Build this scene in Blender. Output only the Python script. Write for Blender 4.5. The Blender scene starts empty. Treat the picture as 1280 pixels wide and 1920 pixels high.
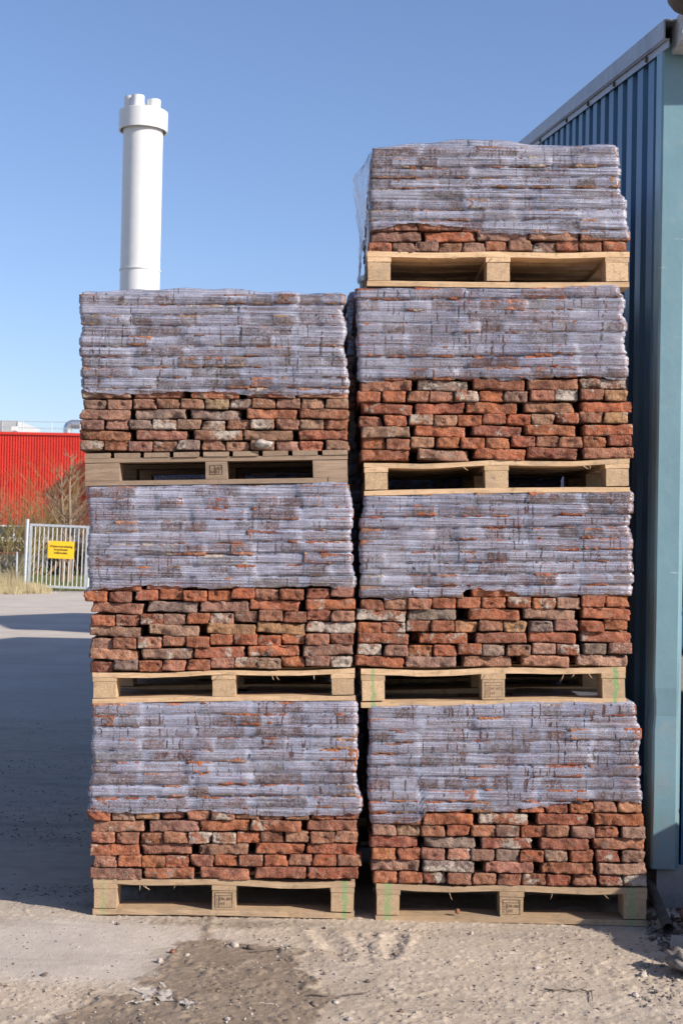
import bpy, bmesh, math, random
import numpy as np
from mathutils import Vector, Matrix, noise as mnoise

SC = bpy.context.scene
COL = SC.collection
random.seed(7)
RNG = np.random.default_rng(7)
R = math.radians

# ------------------------------------------------------------------ camera
CAM_H = 1.55
PITCH, ROLL = 1.22, 1.1
camd = bpy.data.cameras.new('camera')
camd.lens = 50.0
camd.sensor_width = 36.0
camd.clip_end = 3000
camd.dof.use_dof = True
camd.dof.focus_distance = 5.95
camd.dof.aperture_fstop = 9
cam = bpy.data.objects.new('camera', camd)
COL.objects.link(cam)
CAM_M = (Matrix.Translation((0, 0, CAM_H)) @ Matrix.Rotation(R(90 + PITCH), 4, 'X') @ Matrix.Rotation(R(ROLL), 4, 'Z'))
cam.matrix_world = CAM_M
SC.camera = cam

# ------------------------------------------------------------------ sky and sun
SUN_EL, SUN_AZ = 28.0, 118.0            # azimuth measured from +Y towards +X
world = bpy.data.worlds.new('World')
SC.world = world
world.use_nodes = True
wn = world.node_tree
wn.nodes.clear()
sky = wn.nodes.new('ShaderNodeTexSky')
sky.sky_type = 'NISHITA'
sky.sun_disc = False
sky.sun_elevation = R(SUN_EL)
sky.sun_rotation = R(SUN_AZ)
sky.altitude = 0
sky.air_density = 1.0
sky.dust_density = 0.8
sky.ozone_density = 3.2
wbg = wn.nodes.new('ShaderNodeBackground')
wbg.inputs['Strength'].default_value = 0.102
wo = wn.nodes.new('ShaderNodeOutputWorld')
wtint = wn.nodes.new('ShaderNodeMix')
wtint.data_type = 'RGBA'
wtint.blend_type = 'MULTIPLY'
wtint.inputs[0].default_value = 1.0
wtint.inputs[7].default_value = (1.03, .995, 1.11, 1)      # camera white balance of the clear sky
wn.links.new(sky.outputs[0], wtint.inputs[6])
wn.links.new(wtint.outputs[2], wbg.inputs[0])
wn.links.new(wbg.outputs[0], wo.inputs[0])

sund = bpy.data.lights.new('sun', 'SUN')
sund.energy = 5.0
sund.angle = R(0.53)
sund.color = (1.0, 0.925, 0.825)
sun = bpy.data.objects.new('sun', sund)
COL.objects.link(sun)
SUN_DIR = Vector((math.sin(R(SUN_AZ)) * math.cos(R(SUN_EL)), math.cos(R(SUN_AZ)) * math.cos(R(SUN_EL)), math.sin(R(SUN_EL))))
sun.rotation_euler = SUN_DIR.to_track_quat('Z', 'Y').to_euler()
sun.location = SUN_DIR * 60

SC.view_settings.view_transform = 'Standard'
SC.view_settings.look = 'None'
SC.view_settings.gamma = 1.0
SC.view_settings.use_curve_mapping = False
SC.view_settings.exposure = 0.62
SC.render.engine = 'CYCLES'
SC.cycles.transparent_max_bounces = 16
SC.cycles.max_bounces = 6

# ------------------------------------------------------------------ where a thing stands
FPX = 50.0 / 36.0 * 1920
M3 = CAM_M.to_3x3()
CAM_P = CAM_M.translation.copy()


def ray(px, py):
    return (M3 @ Vector(((px - 640) / FPX, (960 - py) / FPX, -1.0))).normalized()


def at(px, py, Y):
    d = ray(px, py)
    return CAM_P + d * (Y / d.y)


def gnd(px, py, z=0.0):
    d = ray(px, py)
    return CAM_P + d * ((z - CAM_H) / d.z)


# ------------------------------------------------------------------ helpers
class MB:
    def __init__(self):
        self.v, self.f, self.m = [], [], []

    def add(self, vs, fs, mi=0):
        o = len(self.v)
        self.v.extend([tuple(p) for p in vs])
        self.f.extend([tuple(i + o for i in q) for q in fs])
        self.m.extend([mi] * len(fs))

    def box(self, x0, x1, y0, y1, z0, z1, jit=0.0, nx=1, bend=None, mi=0):
        vs, fs = [], []
        for i in range(nx + 1):
            x = x0 + (x1 - x0) * i / nx
            dz = bend(x) if bend else 0
            for (y, z) in ((y0, z0), (y1, z0), (y1, z1), (y0, z1)):
                j = [random.uniform(-jit, jit) for _ in range(3)] if jit else (0, 0, 0)
                vs.append((x + j[0], y + j[1], z + dz + j[2]))
        for i in range(nx):
            a = 4 * i
            b = a + 4
            for k in range(4):
                k2 = (k + 1) % 4
                fs.append((a + k, a + k2, b + k2, b + k))
        fs.append((3, 2, 1, 0))
        e = 4 * nx
        fs.append((e, e + 1, e + 2, e + 3))
        self.add(vs, fs, mi)

    def tube(self, pts, rad, n=6, mi=0, cap=True, side=None):
        pts = [Vector(p) for p in pts]
        rr = rad if isinstance(rad, (list, tuple)) else [rad] * len(pts)
        vs, fs = [], []
        for i, p in enumerate(pts):
            t = (pts[min(i + 1, len(pts) - 1)] - pts[max(i - 1, 0)]).normalized()
            up = Vector((0, 0, 1)) if abs(t.z) < .9 else Vector((1, 0, 0))
            if side is not None:
                up = Vector(side)
            a = t.cross(up).normalized()
            b = t.cross(a)
            for k in range(n):
                an = 2 * math.pi * k / n
                vs.append(p + (a * math.cos(an) + b * math.sin(an)) * rr[i])
        for i in range(len(pts) - 1):
            for k in range(n):
                k2 = (k + 1) % n
                fs.append((i * n + k, i * n + k2, (i + 1) * n + k2, (i + 1) * n + k))
        if cap:
            fs.append(tuple(range(n - 1, -1, -1)))
            e = (len(pts) - 1) * n
            fs.append(tuple(range(e, e + n)))
        self.add(vs, fs, mi)

    def lathe(self, prof, n=32, c=(0, 0, 0), mi=0):
        vs, fs = [], []
        for (r, z) in prof:
            for k in range(n):
                a = 2 * math.pi * k / n
                vs.append((c[0] + r * math.cos(a), c[1] + r * math.sin(a), c[2] + z))
        for i in range(len(prof) - 1):
            for k in range(n):
                k2 = (k + 1) % n
                fs.append((i * n + k, i * n + k2, (i + 1) * n + k2, (i + 1) * n + k))
        self.add(vs, fs, mi)

    def prism(self, poly, axis, a, b, mi=0):
        """poly: list of 2-D points; axis 'x' -> (y,z), 'y' -> (x,z)."""
        n = len(poly)
        vs = []
        for t in (a, b):
            for (p, q) in poly:
                vs.append((t, p, q) if axis == 'x' else (p, t, q))
        fs = [tuple(range(n)), tuple(range(2 * n - 1, n - 1, -1))]
        for k in range(n):
            k2 = (k + 1) % n
            fs.append((k, n + k, n + k2, k2))
        self.add(vs, fs, mi)

    def mesh(self, name, mats, smooth=False):
        me = bpy.data.meshes.new(name)
        me.from_pydata(self.v, [], self.f)
        if not isinstance(mats, (list, tuple)):
            mats = [mats]
        for m in mats:
            me.materials.append(m)
        if len(mats) > 1:
            me.polygons.foreach_set('material_index', self.m)
        if smooth:
            me.polygons.foreach_set('use_smooth', [True] * len(me.polygons))
        me.update()
        return me

    def build(self, name, mats, parent=None, loc=None, smooth=False, rot=None, recalc=True):
        me = self.mesh(name, mats, smooth)
        if recalc:
            bm = bmesh.new()
            bm.from_mesh(me)
            bmesh.ops.recalc_face_normals(bm, faces=bm.faces)
            bm.to_mesh(me)
            bm.free()
        return link(name, me, parent, loc, rot)


def link(name, me, parent=None, loc=None, rot=None):
    o = bpy.data.objects.new(name, me)
    COL.objects.link(o)
    if parent is not None:
        o.parent = parent
    if loc is not None:
        o.location = loc
    if rot is not None:
        o.rotation_euler = rot
    return o


def thing(name, label, cat, loc=(0, 0, 0), rot=(0, 0, 0), group=None):
    o = bpy.data.objects.new(name, None)
    o.empty_display_size = 0.1
    COL.objects.link(o)
    o.location = loc
    o.rotation_euler = rot
    o['label'] = label
    o['category'] = cat
    if group:
        o['group'] = group
    return o


def tag(o, label, cat, group=None):
    o['label'] = label
    o['category'] = cat
    if group:
        o['group'] = group
    return o


def kind(o, k):
    o['kind'] = k
    return o


# numpy value noise -------------------------------------------------
_PERM = np.random.default_rng(3).random((256, 256))


def vnoise(x, y):
    xi = np.floor(x).astype(int)
    yi = np.floor(y).astype(int)
    fx, fy = x - xi, y - yi
    fx = fx * fx * (3 - 2 * fx)
    fy = fy * fy * (3 - 2 * fy)
    g = lambda a, b: _PERM[a & 255, b & 255]
    return (g(xi, yi) * (1 - fx) + g(xi + 1, yi) * fx) * (1 - fy) + (g(xi, yi + 1) * (1 - fx) + g(xi + 1, yi + 1) * fx) * fy


def fbm(x, y, s, o=4):
    t, a, n = 0, 1.0, 0
    for k in range(o):
        t = t + a * vnoise(x * s + 17.3 * k, y * s + 5.1 * k)
        n += a
        a *= .5
        s *= 2.03
    return t / n


# ------------------------------------------------------------------ materials
class NT:
    def __init__(self, name):
        self.mat = bpy.data.materials.new(name)
        self.mat.use_nodes = True
        self.t = self.mat.node_tree
        self.t.nodes.clear()
        self.out = self.n('ShaderNodeOutputMaterial')

    def n(self, ty, **kw):
        o = self.t.nodes.new(ty)
        for k, v in kw.items():
            setattr(o, k, v)
        return o

    def l(self, a, b):
        self.t.links.new(a, b)

    def val(self, sock, v):
        if hasattr(v, 'is_output'):
            self.l(v, sock)
        else:
            sock.default_value = v

    def math(self, op, a, b=None, clamp=False):
        o = self.n('ShaderNodeMath', operation=op)
        o.use_clamp = clamp
        self.val(o.inputs[0], a)
        if b is not None:
            self.val(o.inputs[1], b)
        return o.outputs[0]

    def mix(self, f, a, b, mode='MIX'):
        o = self.n('ShaderNodeMix', data_type='RGBA', blend_type=mode)
        self.val(o.inputs[0], f)
        self.val(o.inputs[6], a if hasattr(a, 'is_output') else (*a[:3], 1))
        self.val(o.inputs[7], b if hasattr(b, 'is_output') else (*b[:3], 1))
        return o.outputs[2]

    def ramp(self, f, lo, hi, a=0.0, b=1.0):
        o = self.n('ShaderNodeMapRange')
        o.clamp = True
        self.val(o.inputs[0], f)
        o.inputs[1].default_value = lo
        o.inputs[2].default_value = hi
        o.inputs[3].default_value = a
        o.inputs[4].default_value = b
        return o.outputs[0]

    def coord(self, kind='Object', scale=(1, 1, 1), rand=False, obj=None):
        tc = self.n('ShaderNodeTexCoord')
        if obj is not None:
            tc.object = obj
        v = tc.outputs[kind]
        if rand:
            oi = self.n('ShaderNodeObjectInfo')
            m = self.math('MULTIPLY', oi.outputs['Random'], 97.0)
            a = self.n('ShaderNodeVectorMath', operation='ADD')
            self.l(v, a.inputs[0])
            c = self.n('ShaderNodeCombineXYZ')
            self.l(m, c.inputs[0])
            self.l(m, c.inputs[1])
            self.l(m, c.inputs[2])
            self.l(c.outputs[0], a.inputs[1])
            v = a.outputs[0]
        if scale != (1, 1, 1):
            mp = self.n('ShaderNodeMapping')
            mp.inputs['Scale'].default_value = scale
            self.l(v, mp.inputs['Vector'])
            v = mp.outputs[0]
        return v

    def noise(self, v, scale, detail=4, rough=.55, out=0, dist=0.0):
        o = self.n('ShaderNodeTexNoise')
        self.l(v, o.inputs['Vector'])
        o.inputs['Scale'].default_value = scale
        o.inputs['Detail'].default_value = detail
        o.inputs['Roughness'].default_value = rough
        o.inputs['Distortion'].default_value = dist
        return o.outputs[out]

    def voro(self, v, scale, out='Distance', feature='F1', rnd=1.0):
        o = self.n('ShaderNodeTexVoronoi', feature=feature)
        self.l(v, o.inputs['Vector'])
        o.inputs['Scale'].default_value = scale
        o.inputs['Randomness'].default_value = rnd
        return o.outputs[out]

    def bump(self, h, strength=.5, dist=.005, normal=None):
        o = self.n('ShaderNodeBump')
        o.inputs['Strength'].default_value = strength
        o.inputs['Distance'].default_value = dist
        self.l(h, o.inputs['Height'])
        if normal is not None:
            self.l(normal, o.inputs['Normal'])
        return o.outputs[0]

    def bsdf(self, col, rough=.8, normal=None, metal=0.0, spec=.3, **kw):
        o = self.n('ShaderNodeBsdfPrincipled')
        self.val(o.inputs['Base Color'], col if hasattr(col, 'is_output') else (*col[:3], 1))
        self.val(o.inputs['Roughness'], rough)
        self.val(o.inputs['Metallic'], metal)
        o.inputs['Specular IOR Level'].default_value = spec
        if normal is not None:
            self.l(normal, o.inputs['Normal'])
        for k, v in kw.items():
            self.val(o.inputs[k], v)
        return o.outputs[0]

    def done(self, s):
        self.l(s, self.out.inputs['Surface'])
        return self.mat


def painted(name, col, rough=.5, var=.15, scale=6, metal=0.0, bump=0.0, spec=.4, dirt=None, dirt_amt=0.0):
    t = NT(name)
    v = t.coord('Object')
    n = t.noise(v, scale, 5, .6)
    c = t.mix(t.ramp(n, .3, .7), [x * (1 - var) for x in col], [min(1, x * (1 + var)) for x in col])
    if dirt:
        d = t.noise(v, scale * 2.3, 6, .65)
        c = t.mix(t.ramp(d, .55, .75, 0, dirt_amt), c, dirt)
    nb = t.bump(t.noise(v, scale * 12, 3), bump, .003) if bump else None
    return t.done(t.bsdf(c, rough, nb, metal, spec))


def mat_brick(name, from_mesh=False):
    t = NT(name)
    v = t.coord('Object', rand=not from_mesh)
    if from_mesh:
        a = t.n('ShaderNodeAttribute', attribute_name='tint')
        base, lime_amt = a.outputs['Color'], t.math('MULTIPLY', a.outputs['Alpha'], 1.0)
    else:
        oi = t.n('ShaderNodeObjectInfo')
        base, lime_amt = oi.outputs['Color'], oi.outputs['Alpha']
    big = t.noise(v, 17, 5, .65)
    mid = t.noise(v, 60, 6, .72)
    fine = t.noise(v, 210, 5, .75)
    dark = t.mix(1.0, base, (.52, .50, .52), 'MULTIPLY')
    warm = t.mix(1.0, base, (1.30, 1.25, 1.18), 'MULTIPLY')
    c = t.mix(t.ramp(big, .36, .62), dark, warm)
    c = t.mix(t.ramp(mid, .53, .68, 0, .5), c, (.30, .19, .135))
    c = t.mix(t.ramp(t.noise(v, 26, 4, .7), .56, .70, 0, .55), c, (.24, .185, .15))
    c = t.mix(t.ramp(fine, .54, .66, 0, .5), c, (.44, .33, .26))
    c = t.mix(t.ramp(fine, .43, .32, 0, .8), c, (.06, .034, .024))
    c = t.mix(t.ramp(mid, .36, .28, 0, .5), c, (.06, .034, .024))
    dust = t.noise(v, 34, 5, .75)
    c = t.mix(t.ramp(dust, .50, .70, 0, .42), c, (.40, .29, .225))
    # remains of lime mortar
    ln = t.math('ADD', t.math('MULTIPLY', t.noise(v, 13, 3, .5), .55), t.math('MULTIPLY', mid, .45))
    thr = t.math('SUBTRACT', .72, t.math('MULTIPLY', lime_amt, .40))
    lm = t.math('MULTIPLY', t.math('SUBTRACT', ln, thr), 14.0, clamp=True)
    lc = t.mix(t.ramp(fine, .35, .65), (.40, .325, .265), (.66, .585, .50))
    c = t.mix(t.math('MULTIPLY', lm, .88), c, lc)
    pits = t.voro(v, 85)
    h = t.math('ADD', t.math('MULTIPLY', mid, 1.2), t.math('MULTIPLY', fine, .5))
    h = t.math('ADD', h, t.ramp(pits, .0, .35, -.4, .0))
    h = t.math('ADD', h, t.math('MULTIPLY', big, .6))
    h = t.math('ADD', h, t.math('MULTIPLY', lm, .2))
    nb = t.bump(h, 1.0, .014)
    return t.done(t.bsdf(c, .95, nb, 0, .1))


def mat_wood(name, c1, c2, pallet=None, stripes=(), chip=False, weather=0.0, axis=0):
    t = NT(name)
    sc = [1, 1, 1]
    v0 = t.coord('Object', rand=True)
    if chip:
        n1 = t.voro(v0, 300, 'Color')
        g = t.n('ShaderNodeRGBToBW')
        t.l(n1, g.inputs[0])
        n2 = t.noise(v0, 260, 3)
        k = t.math('ADD', t.math('MULTIPLY', g.outputs[0], .6), t.math('MULTIPLY', n2, .4))
        c = t.mix(t.ramp(k, .25, .75), c1, c2)
        c = t.mix(t.ramp(t.noise(v0, 160, 2), .62, .70, 0, .6), c, (.16, .095, .055))
        h = k
    else:
        sc = [30, 30, 30]
        sc[axis] = 2.2
        v = t.coord('Object', tuple(sc), rand=True)
        n1 = t.noise(v, 2.2, 5, .6, dist=1.2)
        n2 = t.noise(v0, 5, 3)
        c = t.mix(t.ramp(n1, .35, .68), c1, c2)
        c = t.mix(t.ramp(n2, .5, .75, 0, .35), c, [x * .6 for x in c1])
        gv = t.noise(v, 7.0, 3, .6)
        c = t.mix(t.ramp(gv, .57, .68, 0, .5), c, [x * .5 for x in c1])
        h = n1
    oi = t.n('ShaderNodeObjectInfo')
    br = t.ramp(oi.outputs['Random'], 0, 1, .80, 1.12)
    hv = t.n('ShaderNodeHueSaturation')
    t.l(br, hv.inputs['Value'])
    t.l(c, hv.inputs['Color'])
    c = hv.outputs[0]
    if weather:
        w = t.noise(v0, 9, 5, .7)
        c = t.mix(t.ramp(w, .35, .7, weather * .3, weather), c, (.22, .175, .135))
    st_ = t.noise(v0, 7, 5, .7)
    c = t.mix(t.ramp(st_, .52, .70, 0, .5), c, (.26, .20, .15))
    d = t.noise(v0, 30, 5, .7)
    c = t.mix(t.ramp(d, .54, .74, 0, .6), c, (.15, .105, .07))
    if pallet is not None and stripes:
        pv = t.coord('Object', obj=pallet)
        sx = t.n('ShaderNodeSeparateXYZ')
        t.l(pv, sx.inputs[0])
        wob = t.math('MULTIPLY', t.math('SUBTRACT', t.noise(pv, 26, 4, .7), .5), .035)
        xx = t.math('ADD', sx.outputs[0], wob)
        front = t.math('LESS_THAN', sx.outputs[1], 0.03)
        for (cx, hw, amt) in stripes:
            dd = t.math('ABSOLUTE', t.math('SUBTRACT', xx, cx))
            m = t.ramp(dd, hw * .5, hw * 1.3, amt, 0)
            m = t.math('MULTIPLY', m, t.ramp(t.noise(v0, 130, 3), .3, .55, .35, 1))
            m = t.math('MULTIPLY', m, front)
            c = t.mix(m, c, (.13, .33, .12))
    nb = t.bump(h, .45 if not chip else .7, .003)
    return t.done(t.bsdf(c, .8, nb, 0, .2))


def mat_film():
    t = NT('stretch_film_dewy')
    v = t.coord('Object', rand=True)
    vs = t.coord('Object', (1.2, 1.2, 95), rand=True)
    vs2 = t.coord('Object', (3.5, 3.5, 330), rand=True)
    vd = t.coord('Object', (105, 105, 7), rand=True)
    st = t.noise(vs, 1.6, 3, .6)
    st2 = t.noise(vs2, 1.0, 2, .5)
    big = t.noise(v, 5.5, 4, .6)
    mid = t.noise(v, 28, 5, .65)
    drip = t.noise(vd, 1.0, 2, .4)
    gate = t.noise(v, 7.0, 2, .5)
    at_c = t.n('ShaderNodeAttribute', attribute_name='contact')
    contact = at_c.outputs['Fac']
    dew = t.voro(v, 260)
    dew_big = t.voro(v, 120)
    drops = t.ramp(dew, .18, .36, 1, 0)
    drops2 = t.ramp(dew_big, .10, .20, 1, 0)
    oi = t.n('ShaderNodeObjectInfo')
    sp = t.n('ShaderNodeSeparateColor')
    t.l(oi.outputs['Color'], sp.inputs[0])
    k_cov, k_str, k_tick = sp.outputs[0], sp.outputs[1], sp.outputs[2]
    grain = t.noise(v, 230, 3, .7)
    cov = t.math('ADD', t.math('SUBTRACT', k_cov, .03), t.math('MULTIPLY', t.math('SUBTRACT', big, .5), .40))
    cov = t.math('ADD', cov, t.math('MULTIPLY', t.math('SUBTRACT', st, .5), .65))
    cov = t.math('ADD', cov, t.math('MULTIPLY', t.math('MULTIPLY', t.math('SUBTRACT', st2, .5), 1.1), k_str))
    cov = t.math('ADD', cov, t.math('MULTIPLY', t.math('SUBTRACT', mid, .5), .30))
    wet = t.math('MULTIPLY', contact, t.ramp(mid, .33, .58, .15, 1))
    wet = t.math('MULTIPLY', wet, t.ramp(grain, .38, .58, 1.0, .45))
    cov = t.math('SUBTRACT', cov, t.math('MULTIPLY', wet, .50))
    dr = t.math('MULTIPLY', t.ramp(drip, .61, .66), t.ramp(gate, .40, .52))
    cov = t.math('SUBTRACT', cov, t.math('MULTIPLY', dr, k_tick))
    cov = t.math('ADD', cov, t.math('MULTIPLY', t.math('SUBTRACT', grain, .5), .7))
    cov = t.math('ADD', cov, t.math('MULTIPLY', drops2, .2))
    cov = t.ramp(cov, .05, .93, .05, .93)
    h = t.math('ADD', t.math('MULTIPLY', st, 1.0), t.math('MULTIPLY', st2, .6))
    h = t.math('ADD', h, t.math('MULTIPLY', drops, .4))
    h = t.math('ADD', h, t.math('MULTIPLY', mid, .4))
    nb = t.bump(h, .8, .004)
    c = t.mix(t.ramp(big, .3, .7), (.44, .475, .66), (.56, .565, .68))
    c = t.mix(t.math('MULTIPLY', wet, .75), c, (.50, .405, .385))          # warm tint standing in for light reaching the bricks under contact patches
    c = t.mix(t.ramp(grain, .57, .72, 0, .85), c, (.80, .80, .84))
    c = t.mix(t.ramp(st2, .42, .30, 0, .6), c, (.24, .25, .33))
    body = t.bsdf(c, .55, nb, 0, .3)
    tr = t.n('ShaderNodeBsdfTransparent')
    tr.inputs[0].default_value = (.97, .97, .985, 1)
    m = t.n('ShaderNodeMixShader')
    t.l(cov, m.inputs[0])
    t.l(tr.outputs[0], m.inputs[1])
    t.l(body, m.inputs[2])
    gl = t.n('ShaderNodeBsdfGlossy')
    gl.inputs['Roughness'].default_value = .22
    t.l(nb, gl.inputs['Normal'])
    fr = t.n('ShaderNodeFresnel')
    fr.inputs['IOR'].default_value = 1.35
    t.l(nb, fr.inputs['Normal'])
    m2 = t.n('ShaderNodeMixShader')
    t.l(t.math('ADD', t.math('MULTIPLY', fr.outputs[0], .85), .025), m2.inputs[0])
    t.l(m.outputs[0], m2.inputs[1])
    t.l(gl.outputs[0], m2.inputs[2])
    return t.done(m2.outputs[0])


def mat_clear_film():
    t = NT('clear_film')
    v = t.coord('Object', (30, 30, 5))
    n = t.noise(v, 1.0, 4, .6, dist=1.5)
    nb = t.bump(n, .7, .02)
    tr = t.n('ShaderNodeBsdfTransparent')
    tr.inputs[0].default_value = (.95, .96, .98, 1)
    b = t.bsdf((.75, .78, .84), .25, nb, 0, .6)
    m = t.n('ShaderNodeMixShader')
    t.l(t.ramp(n, .40, .66, .26, .85), m.inputs[0])
    t.l(tr.outputs[0], m.inputs[1])
    t.l(b, m.inputs[2])
    return t.done(m.outputs[0])


def mat_ground():
    t = NT('yard_dirt')
    g = t.n('ShaderNodeNewGeometry')
    v = g.outputs['Position']
    a = t.n('ShaderNodeAttribute', attribute_name='damp')
    damp = a.outputs['Fac']
    a2 = t.n('ShaderNodeAttribute', attribute_name='pale')
    pale = a2.outputs['Fac']
    big = t.noise(v, .9, 5, .6)
    mid = t.noise(v, 9, 6, .65)
    fine = t.noise(v, 130, 5, .75)
    grit = t.voro(v, 140)
    c = t.mix(t.ramp(mid, .3, .7), (.365, .290, .218), (.48, .395, .305))
    c = t.mix(t.ramp(big, .4, .65, 0, .5), c, (.38, .33, .28))
    c = t.mix(t.math('MULTIPLY', pale, .75), c, t.mix(t.ramp(mid, .35, .65), (.43, .38, .33), (.49, .435, .38)))
    wetc = t.mix(t.ramp(mid, .3, .7), (.180, .136, .098), (.255, .20, .15))
    ay = t.n('ShaderNodeAttribute', attribute_name='yard')
    yard = ay.outputs['Fac']
    vst = t.n('ShaderNodeMapping')
    vst.inputs['Scale'].default_value = (.35, 1.6, 1)
    t.l(v, vst.inputs['Vector'])
    c = t.mix(t.ramp(t.noise(vst.outputs[0], 2.2, 6, .7), .50, .68, 0, .5), c, (.20, .17, .145))
    c = t.mix(t.math('MULTIPLY', yard, .85), c, t.mix(t.ramp(big, .35, .65), (.40, .355, .305), (.50, .445, .385)))
    c = t.mix(damp, c, wetc)
    c = t.mix(t.ramp(fine, .60, .72, 0, .45), c, (.52, .46, .40))
    c = t.mix(t.ramp(fine, .40, .28, 0, .55), c, (.12, .09, .07))
    c = t.mix(t.ramp(t.voro(v, 60), .05, .10, .4, 0), c, (.14, .11, .09))
    h = t.math('ADD', t.math('MULTIPLY', mid, .10), t.math('MULTIPLY', fine, .55))
    h = t.math('ADD', h, t.ramp(grit, 0, .5, .12, 0))
    h = t.math('MULTIPLY', h, t.ramp(yard, 0, 1, 1, .06))
    nb = t.bump(h, .8, .008)
    return t.done(t.bsdf(c, t.ramp(damp, 0, 1, .95, .75), nb, 0, .2))


def mat_leafy(name, c1, c2, scale=3):
    t = NT(name)
    v = t.coord('Object')
    n = t.noise(v, scale, 4)
    c = t.mix(t.ramp(n, .35, .65), c1, c2)
    return t.done(t.bsdf(c, .8, None, 0, .2))


M = {}
M['brick'] = mat_brick('old_brick')
M['brick_far'] = mat_brick('old_brick_inside', True)
M['film'] = mat_film()
M['clear'] = mat_clear_film()
M['ground'] = mat_ground()
M['white_steel'] = painted('white_painted_steel', (.62, .63, .63), .45, .04, 2)
M['galv'] = painted('galvanised_steel', (.50, .53, .55), .42, .12, 9, .35)
M['duct'] = painted('bright_duct_metal', (.62, .63, .64), .28, .08, 5, .85)
M['red'] = painted('red_steel_sheet', (.60, .040, .025), .5, .08, 1.2)
M['blue'] = painted('blue_steel_sheet', (.040, .122, .220), .42, .10, 3, 0, 0, .45, (.12, .15, .17), .35)
def mat_flashing():
    t = NT('pale_blue_flashing')
    v = t.coord('Object')
    n = t.noise(v, 4, 5, .6)
    c = t.mix(t.ramp(n, .3, .7), (.125, .225, .265), (.150, .262, .305))
    c = t.mix(t.ramp(t.noise(v, 11, 6, .7), .56, .74, 0, .4), c, (.26, .30, .30))
    mp = t.n('ShaderNodeMapping')
    mp.inputs['Rotation'].default_value = (0, .9, .3)
    mp.inputs['Scale'].default_value = (5, 5, 90)
    t.l(v, mp.inputs['Vector'])
    scr = t.noise(mp.outputs[0], 1.0, 3, .6, dist=.6)
    m = t.math('MULTIPLY', t.ramp(scr, .68, .73), t.ramp(t.noise(v, 3.1, 2), .52, .60))
    c = t.mix(t.math('MULTIPLY', m, .7), c, (.55, .60, .62))
    d = t.math('MULTIPLY', t.ramp(t.voro(v, 26), .03, .05, 1, 0), .7)
    c = t.mix(d, c, (.05, .06, .07))
    sx = t.n('ShaderNodeSeparateXYZ')
    t.l(v, sx.inputs[0])
    low = t.math('MULTIPLY', t.ramp(sx.outputs[2], 1.2, .1), t.ramp(t.noise(v, 16, 6, .7), .42, .62, 0, .55))
    c = t.mix(low, c, (.20, .18, .16))
    nb = t.bump(n, .25, .02)
    return t.done(t.bsdf(c, .36, nb, 0, .5))


M['pale_blue'] = mat_flashing()
M['verge'] = painted('grey_zinc_trim', (.30, .31, .33), .45, .18, 7, .2, 0, .4, (.16, .15, .12), .6)
M['gutter'] = painted('mossy_gutter', (.40, .41, .41), .6, .25, 12, 0, .1, .3, (.12, .11, .05), .8)
M['dark_metal'] = painted('dark_brown_metal', (.075, .065, .055), .6, .3, 12)
M['concrete'] = painted('grey_concrete', (.27, .265, .26), .9, .18, 8, 0, .3, .2, (.15, .14, .13), .6)
M['black'] = painted('black_ink', (.02, .018, .016), .8, .1)
M['stamp'] = painted('faded_stamp_ink', (.13, .085, .055), .9, .2, 60)
M['yellow'] = painted('yellow_sign_plate', (.80, .50, .02), .5, .05, 5, 0, 0, .4, (.55, .33, .05), .5)
M['glass'] = painted('dark_window_glass', (.03, .05, .06), .12, .2, 3, 0, 0, .6)
M['white'] = painted('white_frame_paint', (.7, .7, .68), .5, .05)
M['greywall'] = painted('grey_rendered_wall', (.20, .19, .19), .9, .15, 2, 0, .2)
M['tanbrick'] = painted('tan_wall', (.33, .24, .18), .9, .25, 9, 0, .2)
M['roofunit'] = painted('grey_roof_unit', (.42, .43, .43), .5, .06, 2)
M['bark'] = mat_leafy('pale_bark', (.19, .135, .09), (.28, .205, .14), 3)
M['twig'] = mat_leafy('yellow_green_twig', (.16, .125, .05), (.25, .20, .085), 4)
M['twig_dark'] = mat_leafy('dark_thicket_twig', (.05, .042, .03), (.10, .08, .05), 4)
M['redtwig'] = mat_leafy('red_brown_twig', (.17, .10, .06), (.27, .18, .10), 4)
M['grass'] = mat_leafy('short_green_grass', (.085, .12, .035), (.20, .19, .08), 1.5)
M['straw'] = mat_leafy('dry_grass', (.40, .32, .17), (.55, .46, .28), 3)
M['stone'] = painted('pale_stone', (.36, .31, .27), .9, .35, 30, 0, .4, .2)
M['stone_dark'] = painted('dark_soil_crumb', (.14, .11, .09), .95, .4, 30, 0, .4, .1)
M['rubble'] = painted('dusty_rubble', (.24, .205, .175), .95, .4, 40, 0, .4, .1)
M['scrap'] = painted('dirty_white_plastic', (.43, .385, .335), .6, .15, 30, 0, .3, .4, (.3, .25, .2), .6)
M['pipe'] = painted('dusty_black_pipe', (.055, .05, .046), .6, .4, 30, 0, .3, .3, (.2, .17, .14), .6)
M['rust'] = painted('rusty_clay', (.20, .085, .05), .85, .35, 20, 0, .4)

# ------------------------------------------------------------------ ground (one sheet to the horizon, finely cut where the camera looks)
DAMP_PX = [(398, 1752), (360, 1768), (318, 1788), (292, 1806), (276, 1834), (300, 1846), (262, 1858), (205, 1868), (150, 1884), (110, 1915),
           (90, 1990), (560, 1990), (585, 1905), (640, 1868), (596, 1836), (566, 1812), (560, 1780), (520, 1768), (470, 1766), (428, 1764)]


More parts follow.
